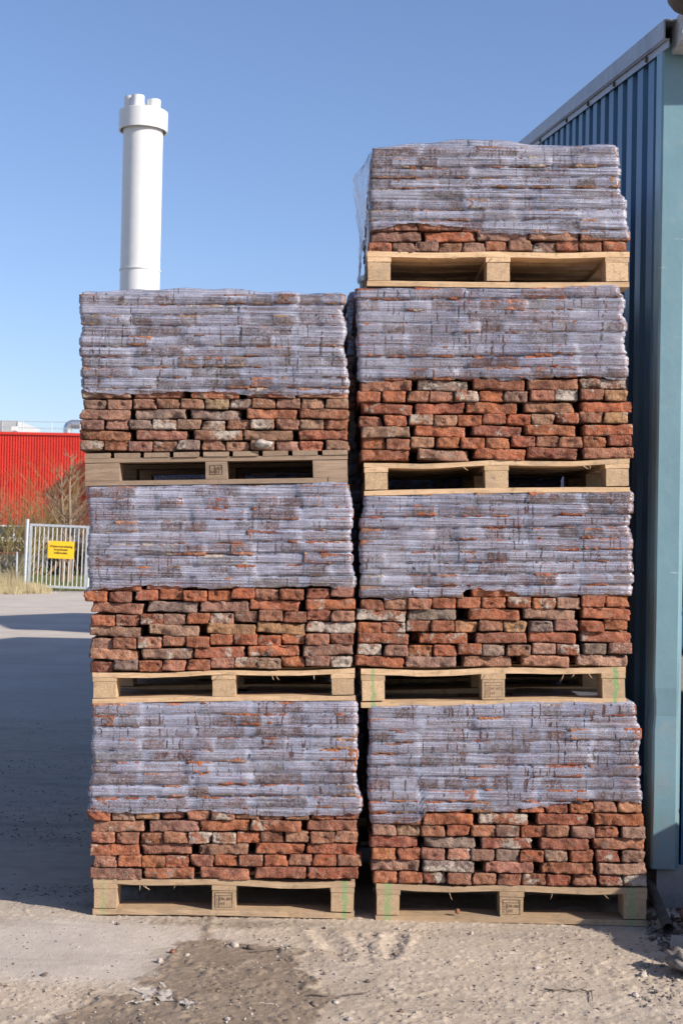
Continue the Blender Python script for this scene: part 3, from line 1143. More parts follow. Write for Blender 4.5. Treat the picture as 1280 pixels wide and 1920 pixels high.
def brick_load(name_label, Y, base, top, courses, bottom, wrap, pal, depth=1.08, front_detail=True, sides=(), wrap_top_bump=0.0, group='loads of reclaimed bricks', bulge=(), look=(.48, .8, .45)):
    """base/top: ((xl,yl),(xr,yr)) in pixels; bottom 'A' stretchers or 'B' headers in the lowest course;
    wrap: list of (px, py) along the lower edge of the film."""
    bl, br = at(*base[0], Y), at(*base[1], Y)
    tl, tr = at(*top[0], Y), at(*top[1], Y)
    org = Vector(((bl.x + br.x) / 2, Y, (bl.z + br.z) / 2))
    root = thing('brick_load', name_label, 'brick stack', org, group=group)
    rows, fronts, extents = [], [], []
    pitchL = (tl.z - bl.z) / courses
    pitch = ((tl - bl).length + (tr - br).length) / 2 / courses
    hs = pitch / BH * .955
    low = []

    def put(x, y, z, rz, tilt, front, yaw=0.0, sx=1.0):
        col, lm = pick(pal), lime()
        if front:
            o = link('brick', random.choice(VARS), root, (x - org.x, y - org.y, z - org.z),
                     (random.choice((0, math.pi)) + random.uniform(-.012, .012), -tilt + random.uniform(-.016, .016), rz + yaw))
            o.scale = (sx, 1, hs)
            o.color = (*col, lm)
        else:
            low.append((x - org.x, y - org.y, z - org.z, rz + yaw, hs, col, lm))

    for c in range(courses):
        t0 = (c + .5) / courses
        L = bl.lerp(tl, t0)
        Rr = br.lerp(tr, t0)
        jx = random.uniform(-.008, .008)
        x0, x1 = L.x + jx, Rr.x + jx + random.uniform(-.008, .008)
        for (cc, dl, dr) in bulge:
            if cc == c:
                x0 += dl
                x1 += dr
        tilt = math.atan2(Rr.z - L.z, Rr.x - L.x)
        A = (c % 2 == 0) == (bottom == 'A')
        fr = []
        wtot = x1 - x0
        if A:
            n, wl = 5, BL
        else:
            n, wl = 11, BD
        wid = [wl * random.uniform(.955, 1.035) for _ in range(n)]
        free = wtot - sum(wid)
        gw = [random.uniform(.25, 2.2) for _ in range(n - 1)]
        if A:
            gw[-1] *= .8
        else:
            gw = [g * (1.4 if i == 8 else 1) for i, g in enumerate(gw)]
        gs = [free * g / sum(gw) for g in gw]
        x = x0
        for i in range(n):
            xc = x + wid[i] / 2
            tt = (xc - x0) / wtot
            z = lerp(L.z, Rr.z, tt)
            jy = random.uniform(-.009, .009)
            yd = (BD if A else BL) / 2
            put(xc, Y + yd + jy, z, (random.choice((0, math.pi)) if A else random.choice((.5, -.5)) * math.pi), tilt, front_detail,
                random.uniform(-.022, .022), wid[i] / wl if A else 1.0)
            fr.append((x, x + wid[i], Y + jy, random.random()))
            x += wid[i] + (gs[i] if i < n - 1 else 0)
        # bricks deeper in the load: flanks and back as one mass, left flank singly where the photo shows it
        if A:
            nd = 10
            for r_ in range(1, nd):
                y = Y + depth * (r_ + .5) / nd
                cols = range(5) if r_ == nd - 1 else (0, 4) + ((1, 2, 3) if r_ == 1 else ())
                for i in cols:
                    xc = x0 + BL / 2 + (wtot - BL) * i / 4 + random.uniform(-.008, .008)
                    put(xc, y, lerp(L.z, Rr.z, (xc - x0) / wtot), 0, tilt, ('L' in sides and i == 0) or ('R' in sides and i == 4), random.uniform(-.02, .02))
        else:
            nd = 5
            for r_ in range(1, nd):
                y = Y + depth * (r_ + .5) / nd
                cols = range(11) if r_ == nd - 1 else (0, 10)
                for i in cols:
                    xc = x0 + BD / 2 + (wtot - BD) * i / 10 + random.uniform(-.006, .006)
                    put(xc, y, lerp(L.z, Rr.z, (xc - x0) / wtot), math.pi / 2, tilt, ('L' in sides and i == 0) or ('R' in sides and i == 10), random.uniform(-.02, .02))
        if c >= courses - 1:
            for i in range(1, 10):
                for r_ in range(1, 4 if not A else 9):
                    xc = x0 + BD / 2 + (wtot - BD) * i / 10
                    put(xc, Y + depth * (r_ + .5) / (5), lerp(L.z, Rr.z, (xc - x0) / wtot), math.pi / 2, tilt, False) if r_ < 4 else None
        fronts.append(fr)
        extents.append((x0, x1))
    # one mass for the bricks inside
    if low:
        V, F, C = [], [], []
        o = 0
        for (x, y, z, rz, hz, col, lm) in low:
            lv, lf = random.choice(LOWV)
            cs, sn = math.cos(rz), math.sin(rz)
            q = np.empty_like(lv)
            q[:, 0] = lv[:, 0] * cs - lv[:, 1] * sn + x
            q[:, 1] = lv[:, 0] * sn + lv[:, 1] * cs + y
            q[:, 2] = lv[:, 2] * hz + z
            V.append(q)
            F.append(lf + o)
            C.append(np.tile(np.array([*col, lm], np.float32), (len(lv), 1)))
            o += len(lv)
        V, F, C = np.concatenate(V), np.concatenate(F), np.concatenate(C)
        me = bpy.data.meshes.new('brick')
        me.from_pydata(V.tolist(), [], F.tolist())
        me.polygons.foreach_set('use_smooth', np.ones(len(F), bool))
        a = me.color_attributes.new('tint', 'FLOAT_COLOR', 'POINT')
        a.data.foreach_set('color', C.ravel())
        me.materials.append(M['brick_far'])
        kind(link('inner_bricks', me, root), 'stuff')
    film(root, org, Y, bl, br, tl, tr, courses, fronts, extents, wrap, depth, wrap_top_bump, look)
    return root


def film(root, org, Y, bl, br, tl, tr, courses, fronts, extents, wrap, depth, bump_top, look):
    NU, NS, NB, NR = 96, 34, 14, 74
    us = np.linspace(0, 1, NU)
    # profile of the brick fronts, course by course
    prof = np.zeros((courses, NU))
    cont = np.zeros((courses, NU))
    for c in range(courses):
        x0, x1 = extents[c]
        xx = x0 + us * (x1 - x0)
        y = np.full(NU, Y + .006)
        for (a, b, yy, rv) in fronts[c]:
            inb = (xx >= a - .002) & (xx <= b + .002)
            y[inb] = yy
            v = .15 if rv < .40 else .45 if rv < .66 else .8 if rv < .86 else 1.15
            edge = np.clip(np.minimum(xx - a, b - xx) / .012, 0, 1)
            cont[c] = np.where(inb, v * edge, cont[c])
        k = np.array([.25, .5, .25])
        y = y * .6 + (Y + .001) * .4
        yp = np.pad(y, 1, mode='edge')
        ys = np.convolve(yp, k, 'valid')
        ys = np.convolve(np.pad(ys, 1, mode='edge'), k, 'valid')
        prof[c] = np.minimum(ys, y) - .0065
    per = []
    for u in us:
        per.append(('f', u))
    for k in range(1, NS):
        per.append(('r', k / NS))
    for k in range(NB):
        per.append(('b', 1 - k / (NB - 1)))
    for k in range(NS - 1, 0, -1):
        per.append(('l', k / NS))
    P = len(per)
    wp = [at(px, py, Y) for (px, py) in wrap]
    wx, wz = [p.x for p in wp], [p.z for p in wp]
    rs = random.uniform(0, 50)
    V, CT = [], []
    seam = RNG.random((courses + 2,)) * .9 + .1

    def ext(c):
        i = min(courses - 1, max(0, int(c)))
        return extents[i]

    for r_ in range(NR + 1):
        t = r_ / NR
        for (sd, s) in per:
            u = s if sd in ('f', 'b') else (1 if sd == 'r' else 0)
            X = lerp(lerp(bl.x, br.x, u), lerp(tl.x, tr.x, u), .7)
            zlow = float(np.interp(X, wx, wz))
            if sd == 'b':
                zlow = (wz[0] + wz[-1]) / 2
            zt = lerp(tl.z, tr.z, u) + .004 + bump_top * math.sin(math.pi * min(1, u * 1.4)) + .004 * math.sin(u * 9 + rs) + .003 * math.sin(u * 31 + rs)
            z = lerp(zlow + .007 * math.sin(X * 11 + rs) + .012 * mnoise.noise(Vector((X * 9 + rs, 0, 3))) + .010 * mnoise.noise(Vector((X * 34 + rs, 0, 7))), zt, t)
            zb, ztp = lerp(bl.z, br.z, u), lerp(tl.z, tr.z, u)
            c = (z - zb) / (ztp - zb) * courses
            cc = min(courses - .001, max(0, c))
            i = int(cc)
            f = cc - i
            be = 1 - abs(2 * f - 1) ** 4.0
            i2 = min(courses - 1, i + 1) if f > .5 else max(0, i - 1)
            wgt = abs(f - .5)
            w0 = wgt * 2 if extents[i2][0] < extents[i][0] else 0
            w1 = wgt * 2 if extents[i2][1] > extents[i][1] else 0
            e0 = lerp(extents[i][0], extents[i2][0], w0)
            e1 = lerp(extents[i][1], extents[i2][1], w1)
            n1 = mnoise.noise(Vector((X * 3 + rs, s * 4, z * 9)))
            n2 = mnoise.noise(Vector((X * 14 + rs, s * 20, z * 60)))
            tight = .35 + .65 * seam[i + (1 if f > .5 else 0)]
            inn = (1 - be) * .019 * tight * (1 + .5 * n1)
            n3 = 1 - abs(mnoise.noise(Vector((X * 2.2 + z * 3.4 + rs, z * 26 - X * 7, rs)))) * 2.2
            rip = n2 * .0018 + n1 * .002 - max(0, n3 - .72) * .012
            if sd == 'f':
                uu = s * (NU - 1)
                a = int(min(NU - 2, uu))
                ya, yb = lerp(prof[i][a], prof[i][a + 1], uu - a), lerp(prof[i2][a], prof[i2][a + 1], uu - a)
                y = lerp(ya, yb, wgt * 2) if yb < ya else ya
                x = lerp(e0 - .004 + inn, e1 + .004 - inn, s)
                d = min(x - e0 + .004, e1 + .004 - x)
                rr = .016
                cr = rr - math.sqrt(max(0, rr * rr - (rr - max(0, min(rr, d))) ** 2))
                y += inn + rip + cr
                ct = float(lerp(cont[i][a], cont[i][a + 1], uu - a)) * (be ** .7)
            elif sd == 'b':
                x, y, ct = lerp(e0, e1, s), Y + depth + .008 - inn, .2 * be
            else:
                yv = lerp(Y + .014, Y + depth + .006, s)
                x = (e1 + .005 - inn + rip) if sd == 'r' else (e0 - .005 + inn + rip)
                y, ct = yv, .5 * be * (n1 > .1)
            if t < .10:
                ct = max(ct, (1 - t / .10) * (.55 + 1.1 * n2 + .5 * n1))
            V.append((x - org.x, y - org.y, z - org.z))
            CT.append(ct)
    F = []
    for r_ in range(NR):
        for k in range(P):
            k2 = (k + 1) % P
            F.append((r_ * P + k, r_ * P + k2, (r_ + 1) * P + k2, (r_ + 1) * P + k))
    # gathered over the top
    ring = V[-P:]
    cx = sum(p[0] for p in ring) / P
    cy = sum(p[1] for p in ring) / P
    for (sc, dz) in ((.97, .006), (.8, .004), (.5, .004), (.15, .004)):
        o = len(V)
        for p in ring:
            V.append((cx + (p[0] - cx) * sc, cy + (p[1] - cy) * sc, p[2] + dz))
            CT.append(.2)
        for k in range(P):
            k2 = (k + 1) % P
            F.append((o - P + k, o - P + k2, o + k2, o + k))
    me = bpy.data.meshes.new('stretch_film')
    me.from_pydata(V, [], F)
    me.polygons.foreach_set('use_smooth', [True] * len(F))
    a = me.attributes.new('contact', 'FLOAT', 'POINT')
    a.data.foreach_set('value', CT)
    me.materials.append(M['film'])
    o = link('stretch_film', me, root)
    o.color = (*look, 1)
    return o


YL, YR = 5.92, 5.92
# --- left stack, bottom to top
pallet((174, 1713), (664, 1721), (174, 1651), (664, 1648), YL, 'ground pallet with faint green marks below the left stack, dark centre stamp', 'ground',
       ((-.50, .009, .4), (.500, .011, .7)), 'DK-003')
brick_load('lowest wrapped load of red bricks in the stack under the white chimney', YL, ((171, 1649), (671, 1648)), ((174, 1320), (668, 1315)), 15, 'A',
           [(160, 1520), (400, 1523), (560, 1528), (580, 1532), (690, 1526)], PAL_RED, look=(.52, .45, .40), bulge=((1, 0, .010), (5, -.015, .02), (6, -.005, .01), (7, -.006, .015)))
pallet((174, 1318), (666, 1311), (174, 1264), (666, 1251), YL, 'pale pine pallet with unmarked blocks between lowest and middle loads of left stack', 'mid')
brick_load('middle load of left stack, one brick jutting left under its ragged film', YL, ((170, 1261), (665, 1250)), ((166, 913), (657, 908)), 16, 'B',
           [(150, 1108), (250, 1103), (258, 1099), (370, 1098), (400, 1101), (570, 1102), (575, 1098), (690, 1097)], PAL_RED, look=(.50, 1.05, .30),
           bulge=((6, -.030, .0), (5, .004, 0), (8, -.004, 0)))
pallet((160, 911), (652, 904), (160, 848), (652, 846), YL, 'weathered grey pallet with nine slat ends, wide wooden blocks, no green paint', 'grey')
brick_load('top load of left stack in browner bricks, grey stone in its lowest course', YL, ((153, 846), (656, 845)), ((152, 552), (641, 552)), 15, 'B',
           [(140, 734), (255, 738), (300, 735), (400, 739), (430, 735), (560, 741), (660, 741)], PAL_BROWN, look=(.50, .75, .40), wrap_top_bump=.02, bulge=((14, -.012, 0),))
# --- right stack, bottom to top
pallet((704, 1726), (1212, 1735), (704, 1656), (1212, 1666), 5.915, 'ground pallet with green paint on both end blocks beside the shed, stamped centre block', 'ground',
       ((-.512, .016, .55), (.495, .014, .55)), 'DK-003')
brick_load('lowest load of right stack, film edge rising towards the blue shed', 5.915, ((697, 1656), (1214, 1665)), ((690, 1327), (1190, 1319)), 15, 'B',
           [(680, 1541), (784, 1541), (790, 1523), (960, 1518), (970, 1512), (1100, 1505), (1215, 1502)], PAL_RED, look=(.48, .50, .60))
pallet((677, 1325), (1173, 1320), (677, 1253), (1173, 1252), YR, 'pale pallet with bright green stripes on its end blocks, second up in right stack', 'mid',
       ((-.500, .009, .7), (.507, .010, .8)), 'DK-003')
brick_load('second load up in right stack, red bricks above the green striped pallet', YR, ((668, 1252), (1180, 1250)), ((680, 928), (1185, 921)), 15, 'A',
           [(660, 1120), (864, 1120), (870, 1107), (960, 1108), (975, 1117), (1190, 1118)], PAL_RED, look=(.46, 1.0, .42))
pallet((683, 928), (1180, 920), (683, 869), (1180, 858), YR, 'pale unmarked pine pallet, third up in the right stack, boards slightly sagging', 'new')
brick_load('third load up in right stack with seven bare courses of bright red brick', YR, ((677, 865), (1185, 859)), ((667, 541), (1163, 537)), 15, 'A',
           [(655, 713), (800, 711), (900, 709), (1000, 710), (1180, 707)], PAL_RED, look=(.45, .7, .55), sides=('L',))
pallet((688, 536), (1179, 537), (688, 472), (1179, 471), 5.92, 'clean yellow pine pallet at the top of the right stack below the shortest load', 'new')
top_load = brick_load('topmost short load on the right with loose film flap and brown bricks', 5.92, ((690, 474), (1179, 471)), ((697, 276), (1155, 273)), 10, 'B',
                      [(680, 428), (780, 421), (880, 432), (980, 437), (1080, 443), (1110, 450), (1190, 453)], PAL_BROWN, look=(.50, .8, .25), wrap_top_bump=.022, sides=('L',))


def film_flap():
    c = top_load.location
    P = lambda px, py, y: at(px, py, y) - c
    top = [P(694, 285, 5.95), P(690, 340, 5.95), P(684, 400, 5.96), P(682, 440, 5.97), P(676, 490, 6.1), P(672, 530, 6.2)]
    outr = [P(690, 296, 6.0), P(660, 340, 6.05), P(664, 375, 6.08), P(674, 440, 6.12), P(674, 500, 6.22), P(674, 535, 6.3)]
    mb = MB()
    n = 8
    vs, fs = [], []
    for i in range(6 * 4 - 3):
        t = i / 4
        a = min(4, int(t))
        f = t - a
        p, q = top[a].lerp(top[a + 1], f), outr[a].lerp(outr[a + 1], f)
        for k in range(n + 1):
            s = k / n
            v = p.lerp(q, s)
            v.y += .02 * math.sin(s * 9 + t * 3) * s
            v.x += .006 * math.sin(s * 12 + t * 7)
            vs.append(v)
    m = n + 1
    for i in range(6 * 4 - 4):
        for k in range(n):
            fs.append((i * m + k, i * m + k + 1, (i + 1) * m + k + 1, (i + 1) * m + k))
    mb.add(vs, fs)
    return mb.build('film_flap', M['clear'], top_load, smooth=True, recalc=False)


film_flap()

# --- the row behind, seen through the gap and above the left stack
def back_stack(cx, Y, hts, where):
    z = 0.0
    for i, h in enumerate(hts):
        pallet_raw(Vector((cx, Y, z)), 0, 1.1, .144, 'shaded pallet %s, %s' % (('at the ground', 'at mid height', 'near the top')[i], where), 'mid', group='pallets of the row behind')
        z += .144
        W = 1.1

        def px(x, zz):
            v = CAM_M.inverted() @ Vector((x, Y, zz))
            return (640 + FPX * v.x / -v.z, 960 - FPX * v.y / -v.z)
        b = (px(cx - W / 2, z), px(cx + W / 2, z))
        t = (px(cx - W / 2, z + h), px(cx + W / 2, z + h))
        w = [px(cx - W / 2 - .1, z + .28), px(cx + W / 2 + .1, z + .28)]
        brick_load('shaded wrapped brick load %s, %s' % (('at the ground', 'at mid height', 'at the top')[i], where), Y, b, t, 15, 'AB'[i % 2], w, PAL_RED,
                   front_detail=False, group='loads of the row behind')
        z += h


back_stack(-.60, 7.36, (.80, 1.0, .60), 'straight behind the left stack')
back_stack(.57, 7.32, (.80, 1.0, .60), 'behind the dark gap and the right stack')

# ------------------------------------------------------------------ chimney and red factory
def chimney():
    Y = 88.0
    base = at(262, 545, Y)
    topp = at(268, 222, Y)
    k = Y / FPX
    o = thing('chimney', 'tall white steel chimney with flue pipes rising behind the left stack', 'chimney', (base.x, Y, 0))
    r = 37.0 * k
    zt = topp.z + 10 * k
    zb = at(258, 508, Y).z
    mb = MB()
    mb.lathe([(r, 0), (r, zt), (0, zt)], 48)
    mb.build('shaft', M['white_steel'], o, smooth=False)
    mb = MB()
    mb.lathe([(r * 1.001, -.03), (r * 1.05, -.03), (r * 1.05, .04), (r * 1.001, .04)], 48)
    mb.build('band', M['white_steel'], o, (0, 0, zb))
    R2 = 45.5 * k
    zc0, zc1 = at(268, 247, Y).z, at(268, 211, Y).z
    mb = MB()
    mb.lathe([(R2 - .08, zc0), (R2, zc0), (R2, zc1), (R2 - .05, zc1 + .03), (0, zc1 + .03)], 48)
    mb.build('collar', M['white_steel'], o)
    for a, hgt in ((250, 16), (330, 13), (195, 18), (120, 14), (60, 14)):
        mb = MB()
        fr = 12.5 * k
        mb.lathe([(fr, 0), (fr, hgt * 1.45 * k), (fr * .86, hgt * 1.45 * k), (fr * .86, 0)], 24)
        mb.build('flue', M['white_steel'], o, (24 * k * math.cos(R(a)), 24 * k * math.sin(R(a)), zc1 + .03))
    for c in o.children:
        me = c.data
        me.polygons.foreach_set('use_smooth', [True] * len(me.polygons))
        md = c.modifiers.new('edges', 'EDGE_SPLIT')
        md.split_angle = R(40)
    return o


chimney()


def red_factory():
    Y = 74.0
    k = Y / FPX
    L, Rr = at(-900, 815, Y), at(620, 820, Y)
    zt = at(70, 815, Y).z
    zb = at(70, 985, Y).z
    o = thing('factory_hall', 'red corrugated factory hall with roof railing behind the gate and shrubs', 'factory', (at(60, 900, Y).x, Y, 0))
    ox = o.location.x
    x0, x1 = L.x - ox, Rr.x - ox
    mb = MB()
    pitch = .142
    n = int((x1 - x0) / pitch)
    prof = []
    for i in range(n):
        a = x0 + i * pitch
        prof += [(a, 0), (a + .06, 0), (a + .075, .05), (a + .125, .05)]
    prof.append((x0 + n * pitch, 0))
    vs, fs = [], []
    for (x, y) in prof:
        vs += [(x, y, zb), (x, y, zt)]
    for i in range(len(prof) - 1):
        fs.append((2 * i, 2 * i + 1, 2 * i + 3, 2 * i + 2))
    mb.add(vs, fs)
    mb.build('cladding', M['red'], o, recalc=False)
    mb = MB()
    mb.box(x0 - .1, x1 + .1, -.06, .12, zt - .02, zt + .12)
    mb.build('parapet_trim', M['red'], o)
    mb = MB()
    mb.box(x0, x1, .12, 18, 0, zt - .03)
    mb.build('body', M['greywall'], o)
    zs = at(70, 1013, Y).z
    mb = MB()
    mb.box(x0, x1, -.02, .11, 0, zs - .12)
    mb.build('lower_wall', M['greywall'], o)
    mb = MB()
    mb.box(x0, x1, -.12, .11, zs - .10, zs + .06)
    mb.build('sill_band', M['white'], o)
    x = x0 + .4
    i = 0
    while x < x1 - 2:
        f = MB()
        for (a, b, c, d) in ((x, x + .07, zs + .07, zb - .02), (x + 1.63, x + 1.7, zs + .07, zb - .02), (x + .07, x + 1.63, zs + .07, zs + .14), (x + .07, x + 1.63, zb - .09, zb - .02), (x + .82, x + .88, zs + .14, zb - .09)):
            f.box(a, b, .0, .10, c, d)
        w = f.build('window', M['white'], o)
        g = MB()
        g.box(x + .07, x + 1.63, .05, .07, zs + .14, zb - .09)
        g.build('pane', M['glass'], w)
        if i % 4 == 1:
            g = MB()
            g.box(x + .1, x + .6, .03, .04, zs + .14, zb - .1)
            g.build('blind', M['white'], w)
        x += 2.05
        i += 1
    # roof plant, railing and duct
    a, b = at(-60, 790, Y + 7), at(40, 788, Y + 7)
    mb = MB()
    zr = at(0, 788, Y + 7).z
    mb.box(a.x - ox - 4, at(34, 788, Y + 7).x - ox, 7, 13, zt - .05, zr)
    for j in range(6):
        xx = at(34, 788, Y + 7).x - ox - .9 * j - .02
        mb.box(xx, xx + .03, 6.97, 7.0, zt, zr)
    mb.build('roof_unit', M['roofunit'], o)
    yr = 1.6
    zr1, zr2 = at(90, 791, Y + yr).z, at(90, 803, Y + yr).z
    for z in (zr1, zr2):
        mb = MB()
        mb.tube([(x0, yr, z), (x1, yr, z)], .016, 6)
        mb.build('rail', M['galv'], o)
    x = x0
    while x < x1:
        mb = MB()
        mb.tube([(x, yr, zt - .05), (x, yr, zr1)], .025, 6)
        mb.build('rail_post', M['galv'], o)
        x += 1.52
    yd = 2.6
    kd = (Y + yd) / FPX
    pc = at(127, 815, Y + yd)
    rr = 8.2 * kd
    pts = [(pc.x - ox, yd, zt - .2), (pc.x - ox, yd, zt + .36)]
    Rb = 10 * kd
    for j in range(0, 7):
        an = R(90 * j / 6)
        pts.append((pc.x - ox + Rb * (1 - math.cos(an)), yd, zt + .50 + Rb * math.sin(an)))
    pts.append((pc.x - ox + 6, yd, zt + .50 + Rb))
    mb = MB()
    mb.tube(pts, rr, 20, side=(0, 1, 0))
    dct = mb.build('duct', M['duct'], o, smooth=True)
    for i in (2, 5, 8):
        mb = MB()
        p = Vector(pts[i])
        t = (Vector(pts[i + 1]) - Vector(pts[i - 1])).normalized() if i + 1 < len(pts) else Vector((1, 0, 0))
        mb.tube([p - t * .03, p + t * .03], rr * 1.05, 20, side=(0, 1, 0))
        mb.build('seam', M['duct'], dct)
    p = at(28, 806, Y + .3)
    mb = MB()
    mb.box(p.x - ox - .14, p.x - ox + .14, .15, .4, zt + .2, zt + .42)
    mb.box(p.x - ox - .03, p.x - ox + .03, .25, .3, zt + .1, zt + .2)
    mb.build('roof_lamp', M['white'], o)
    return o


red_factory()

# ------------------------------------------------------------------ gate, sign, fence
GY_ = 40.0


def steel_gate():
    a = gnd(46, 1108)
    Y = a.y
    k = Y / FPX
    o = thing('steel_gate', 'galvanised barred gate leaning open beside its thick round post', 'gate', (a.x, Y, 0), (0, R(1.3), 0))
    H, W = 128 * k, 112 * k
    mb = MB()
    mb.tube([(0, 0, -.2), (0, 0, 132 * k)], 3.1 * k, 16)
    mb.lathe([(3.3 * k, 0), (3.3 * k, .03), (0, .05)], 16, (0, 0, 132 * k))
    mb.build('gate_post', M['galv'], o, smooth=False)
    x0 = 7.5 * k
    z0, z1 = .12, H - .02
    w = 2.2 * k
    for (p, q) in (((x0, z0), (x0, z1)), ((x0 + W - 6 * k, z0), (x0 + W - 6 * k, z1))):
        mb = MB()
        mb.box(p[0] - w, p[0] + w, -.03, .03, p[1], q[1])
        mb.build('frame_upright', M['galv'], o)
    for z in (z0, z1 - 2 * w):
        mb = MB()
        mb.box(x0 + w, x0 + W - 6 * k - w, -.028, .028, z + .001, z + 2 * w)
        mb.build('frame_rail', M['galv'], o)
    nb = 12
    for i in range(nb):
        x = x0 + (W - 6 * k) * (i + 1) / (nb + 1)
        mb = MB()
        mb.tube([(x, 0, z0 + 2 * w), (x, 0, z1 - 2 * w)], 0.78 * k, 8)
        mb.build('bar', M['white_steel'], o)
    for z in (.4, H - .35):
        mb = MB()
        mb.box(3 * k, x0 - w, -.02, .02, z, z + .05)
        mb.build('hinge', M['galv'], o)
    mb = MB()
    mb.tube([(x0 + W - 1.5 * k, .02, -.2), (x0 + W - 1.5 * k, .02, H + .03)], 2.2 * k, 12)
    mb.build('gate_post', M['galv'], o)
    # sign
    c = at(115, 1031, Y - .08)
    s = thing('warning_sign', 'yellow sign plate with three lines of black Dutch lettering on the gate', 'sign', c, (0, R(1.3), 0))
    w2, h2 = 24.5 * k, 16.3 * k
    mb = MB()
    mb.box(-w2, w2, 0, .012, -h2, h2)
    mb.build('plate', M['yellow'], s)
    for (txt, dz) in (('Watervoorziening', 6.2), ('brandweer', .2), ('vrijhouden.', -5.8)):
        cu = bpy.data.curves.new('lettering', 'FONT')
        cu.body = txt
        cu.size = 5.8 * k
        cu.align_x = 'CENTER'
        cu.align_y = 'CENTER'
        cu.offset = .002
        tmp = bpy.data.objects.new('t', cu)
        COL.objects.link(tmp)
        bpy.context.view_layer.update()
        me = bpy.data.meshes.new_from_object(tmp.evaluated_get(bpy.context.evaluated_depsgraph_get()))
        bpy.data.objects.remove(tmp)
        me.materials.clear()
        me.materials.append(M['black'])
        link('lettering', me, s, (0, -.004, dz * k), (R(90), 0, 0))
    for (sx, sz) in ((-1, 1), (1, 1), (-1, -1), (1, -1)):
        mb = MB()
        mb.lathe([(0, .006), (.012, .004), (.014, 0)], 8)
        mb.build('bolt', M['galv'], s, (sx * (w2 - .05), 0, sz * (h2 - .05)), rot=(R(90), 0, 0))
    return a


GATE = steel_gate()


def chain_fence():
    Y = GATE.y + 1.6
    a = at(34, 1100, Y)
    k = Y / FPX
    H = 66 * k
    o = thing('chain_link_fence', 'rusty topped chain link fence left of the gate', 'fence', (a.x, Y, 0))
    for i in range(11):
        mb = MB()
        mb.tube([(-1.9 * i - .05, 0, -.2), (-1.9 * i - .05, 0, H + .05)], .028, 8)
        mb.build('fence_post', M['galv'], o)
    mb = MB()
    mb.tube([(-19, 0, H), (.1, 0, H)], .02, 6)
    mb.build('top_rail', M['rust'], o)
    mb = MB()
    x = -19.0
    while x < 0:
        for s in (-1, 1):
            xa, xb = x, x + s * H
            mb.tube([(xa, .004 * s, .02), (xb, .004 * s, H)], .005, 3, cap=False)
        x += .085
    mb.build('wire_mesh', M['galv'], o)
    return o


chain_fence()

# ------------------------------------------------------------------ shrubs, saplings, grass
def branch(mb, p, d, L, r, depth, rnd, spread, up=.15, n=4, mi=0, kids=(2, 4)):
    pts, rr = [p.copy()], [r]
    q = p.copy()
    dd = d.copy()
    seg = 4
    for i in range(seg):
        dd = (dd + Vector((rnd.uniform(-1, 1), rnd.uniform(-1, 1), rnd.uniform(-1, 1))) * .16 + Vector((0, 0, up * .2))).normalized()
        q = q + dd * (L / seg)
        pts.append(q.copy())
        rr.append(r * (1 - .62 * (i + 1) / seg))
    mb.tube(pts, rr, n, mi, cap=False)
    if depth <= 0:
        return
    for _ in range(rnd.randint(*kids)):
        t = rnd.uniform(.3, 1.0)
        i = min(seg - 1, int(t * seg))
        b = pts[i].lerp(pts[i + 1], t * seg - i)
        nd = (dd + Vector((rnd.uniform(-1, 1), rnd.uniform(-1, 1), rnd.uniform(-.5, 1))) * spread).normalized()
        branch(mb, b, nd, L * rnd.uniform(.45, .75), rr[i] * .74, depth - 1, rnd, spread, up, 3, mi, kids)


def shrub(px, Y, h, w, seed, label, mat, stems=9, depth=3, name='bare_shrub', spread=.8, r=.040):
    rnd = random.Random(seed)
    a = at(px, 1000, Y)
    o = thing(name, label, 'shrub', (a.x, Y, 0), group='bare shrubs before the factory')
    mb = MB()
    for i in range(stems):
        an = rnd.uniform(0, 6.28)
        d = Vector((math.cos(an) * w * .35, math.sin(an) * w * .35, 1)).normalized()
        branch(mb, Vector((math.cos(an) * w * .12, math.sin(an) * w * .12, -.05)), d, h * rnd.uniform(.45, .7), r, depth, rnd, spread)
    mb.build('branches', mat, o, recalc=False)
    return o


shrub(8, 50, 3.6, 2.6, 1, 'tangled yellowish bare shrub at the picture edge left of the gate', M['twig'], 12, 4)
shrub(40, 52, 4.4, 2.4, 2, 'tallest yellowish bare shrub directly above the gate post', M['twig'], 12, 4)
shrub(72, 55, 3.4, 2.4, 3, 'low brown bare shrub seen over the left half of the gate', M['redtwig'], 12, 4)
shrub(-30, 53, 3.9, 2.4, 9, 'olive bare shrub half outside the picture on the left', M['redtwig'], 11, 4)
shrub(155, 54, 3.6, 2.4, 4, 'reddish brown bare shrub beside the brick stack behind the gate', M['redtwig'], 12, 4)


def sapling(px, top, Y, seed, label, lean):
    rnd = random.Random(seed)
    a = at(px, 1000, Y)
    zt = at(px, top, Y).z
    o = thing('sapling', label, 'tree', (a.x, Y, 0), group='young trees behind the gate')
    mb = MB()
    pts = [Vector((lean * t * zt + .04 * math.sin(t * 7 + seed), 0, -.1 + zt * t)) for t in (0, .25, .5, .75, 1)]
    mb.tube(pts, [.085, .07, .055, .035, .012], 8)
    mb.build('trunk', M['bark'], o, recalc=False)
    mb = MB()
    for i in range(22):
        t = rnd.uniform(.28, .97)
        b = pts[int(t * 4)].lerp(pts[min(4, int(t * 4) + 1)], t * 4 - int(t * 4))
        an = rnd.uniform(0, 6.28)
        branch(mb, b, Vector((math.cos(an), math.sin(an) * .7, .9)).normalized(), zt * .30 * (1.15 - t), .022, 2, rnd, .6, .3)
    mb.build('crown', M['bark'], o, recalc=False)
    return o


sapling(121, 862, 47, 5, 'slender bare sapling left of its taller twin behind the gate', -.03)
sapling(131, 845, 46, 6, 'taller slender bare sapling nearest the brick stack', .0)


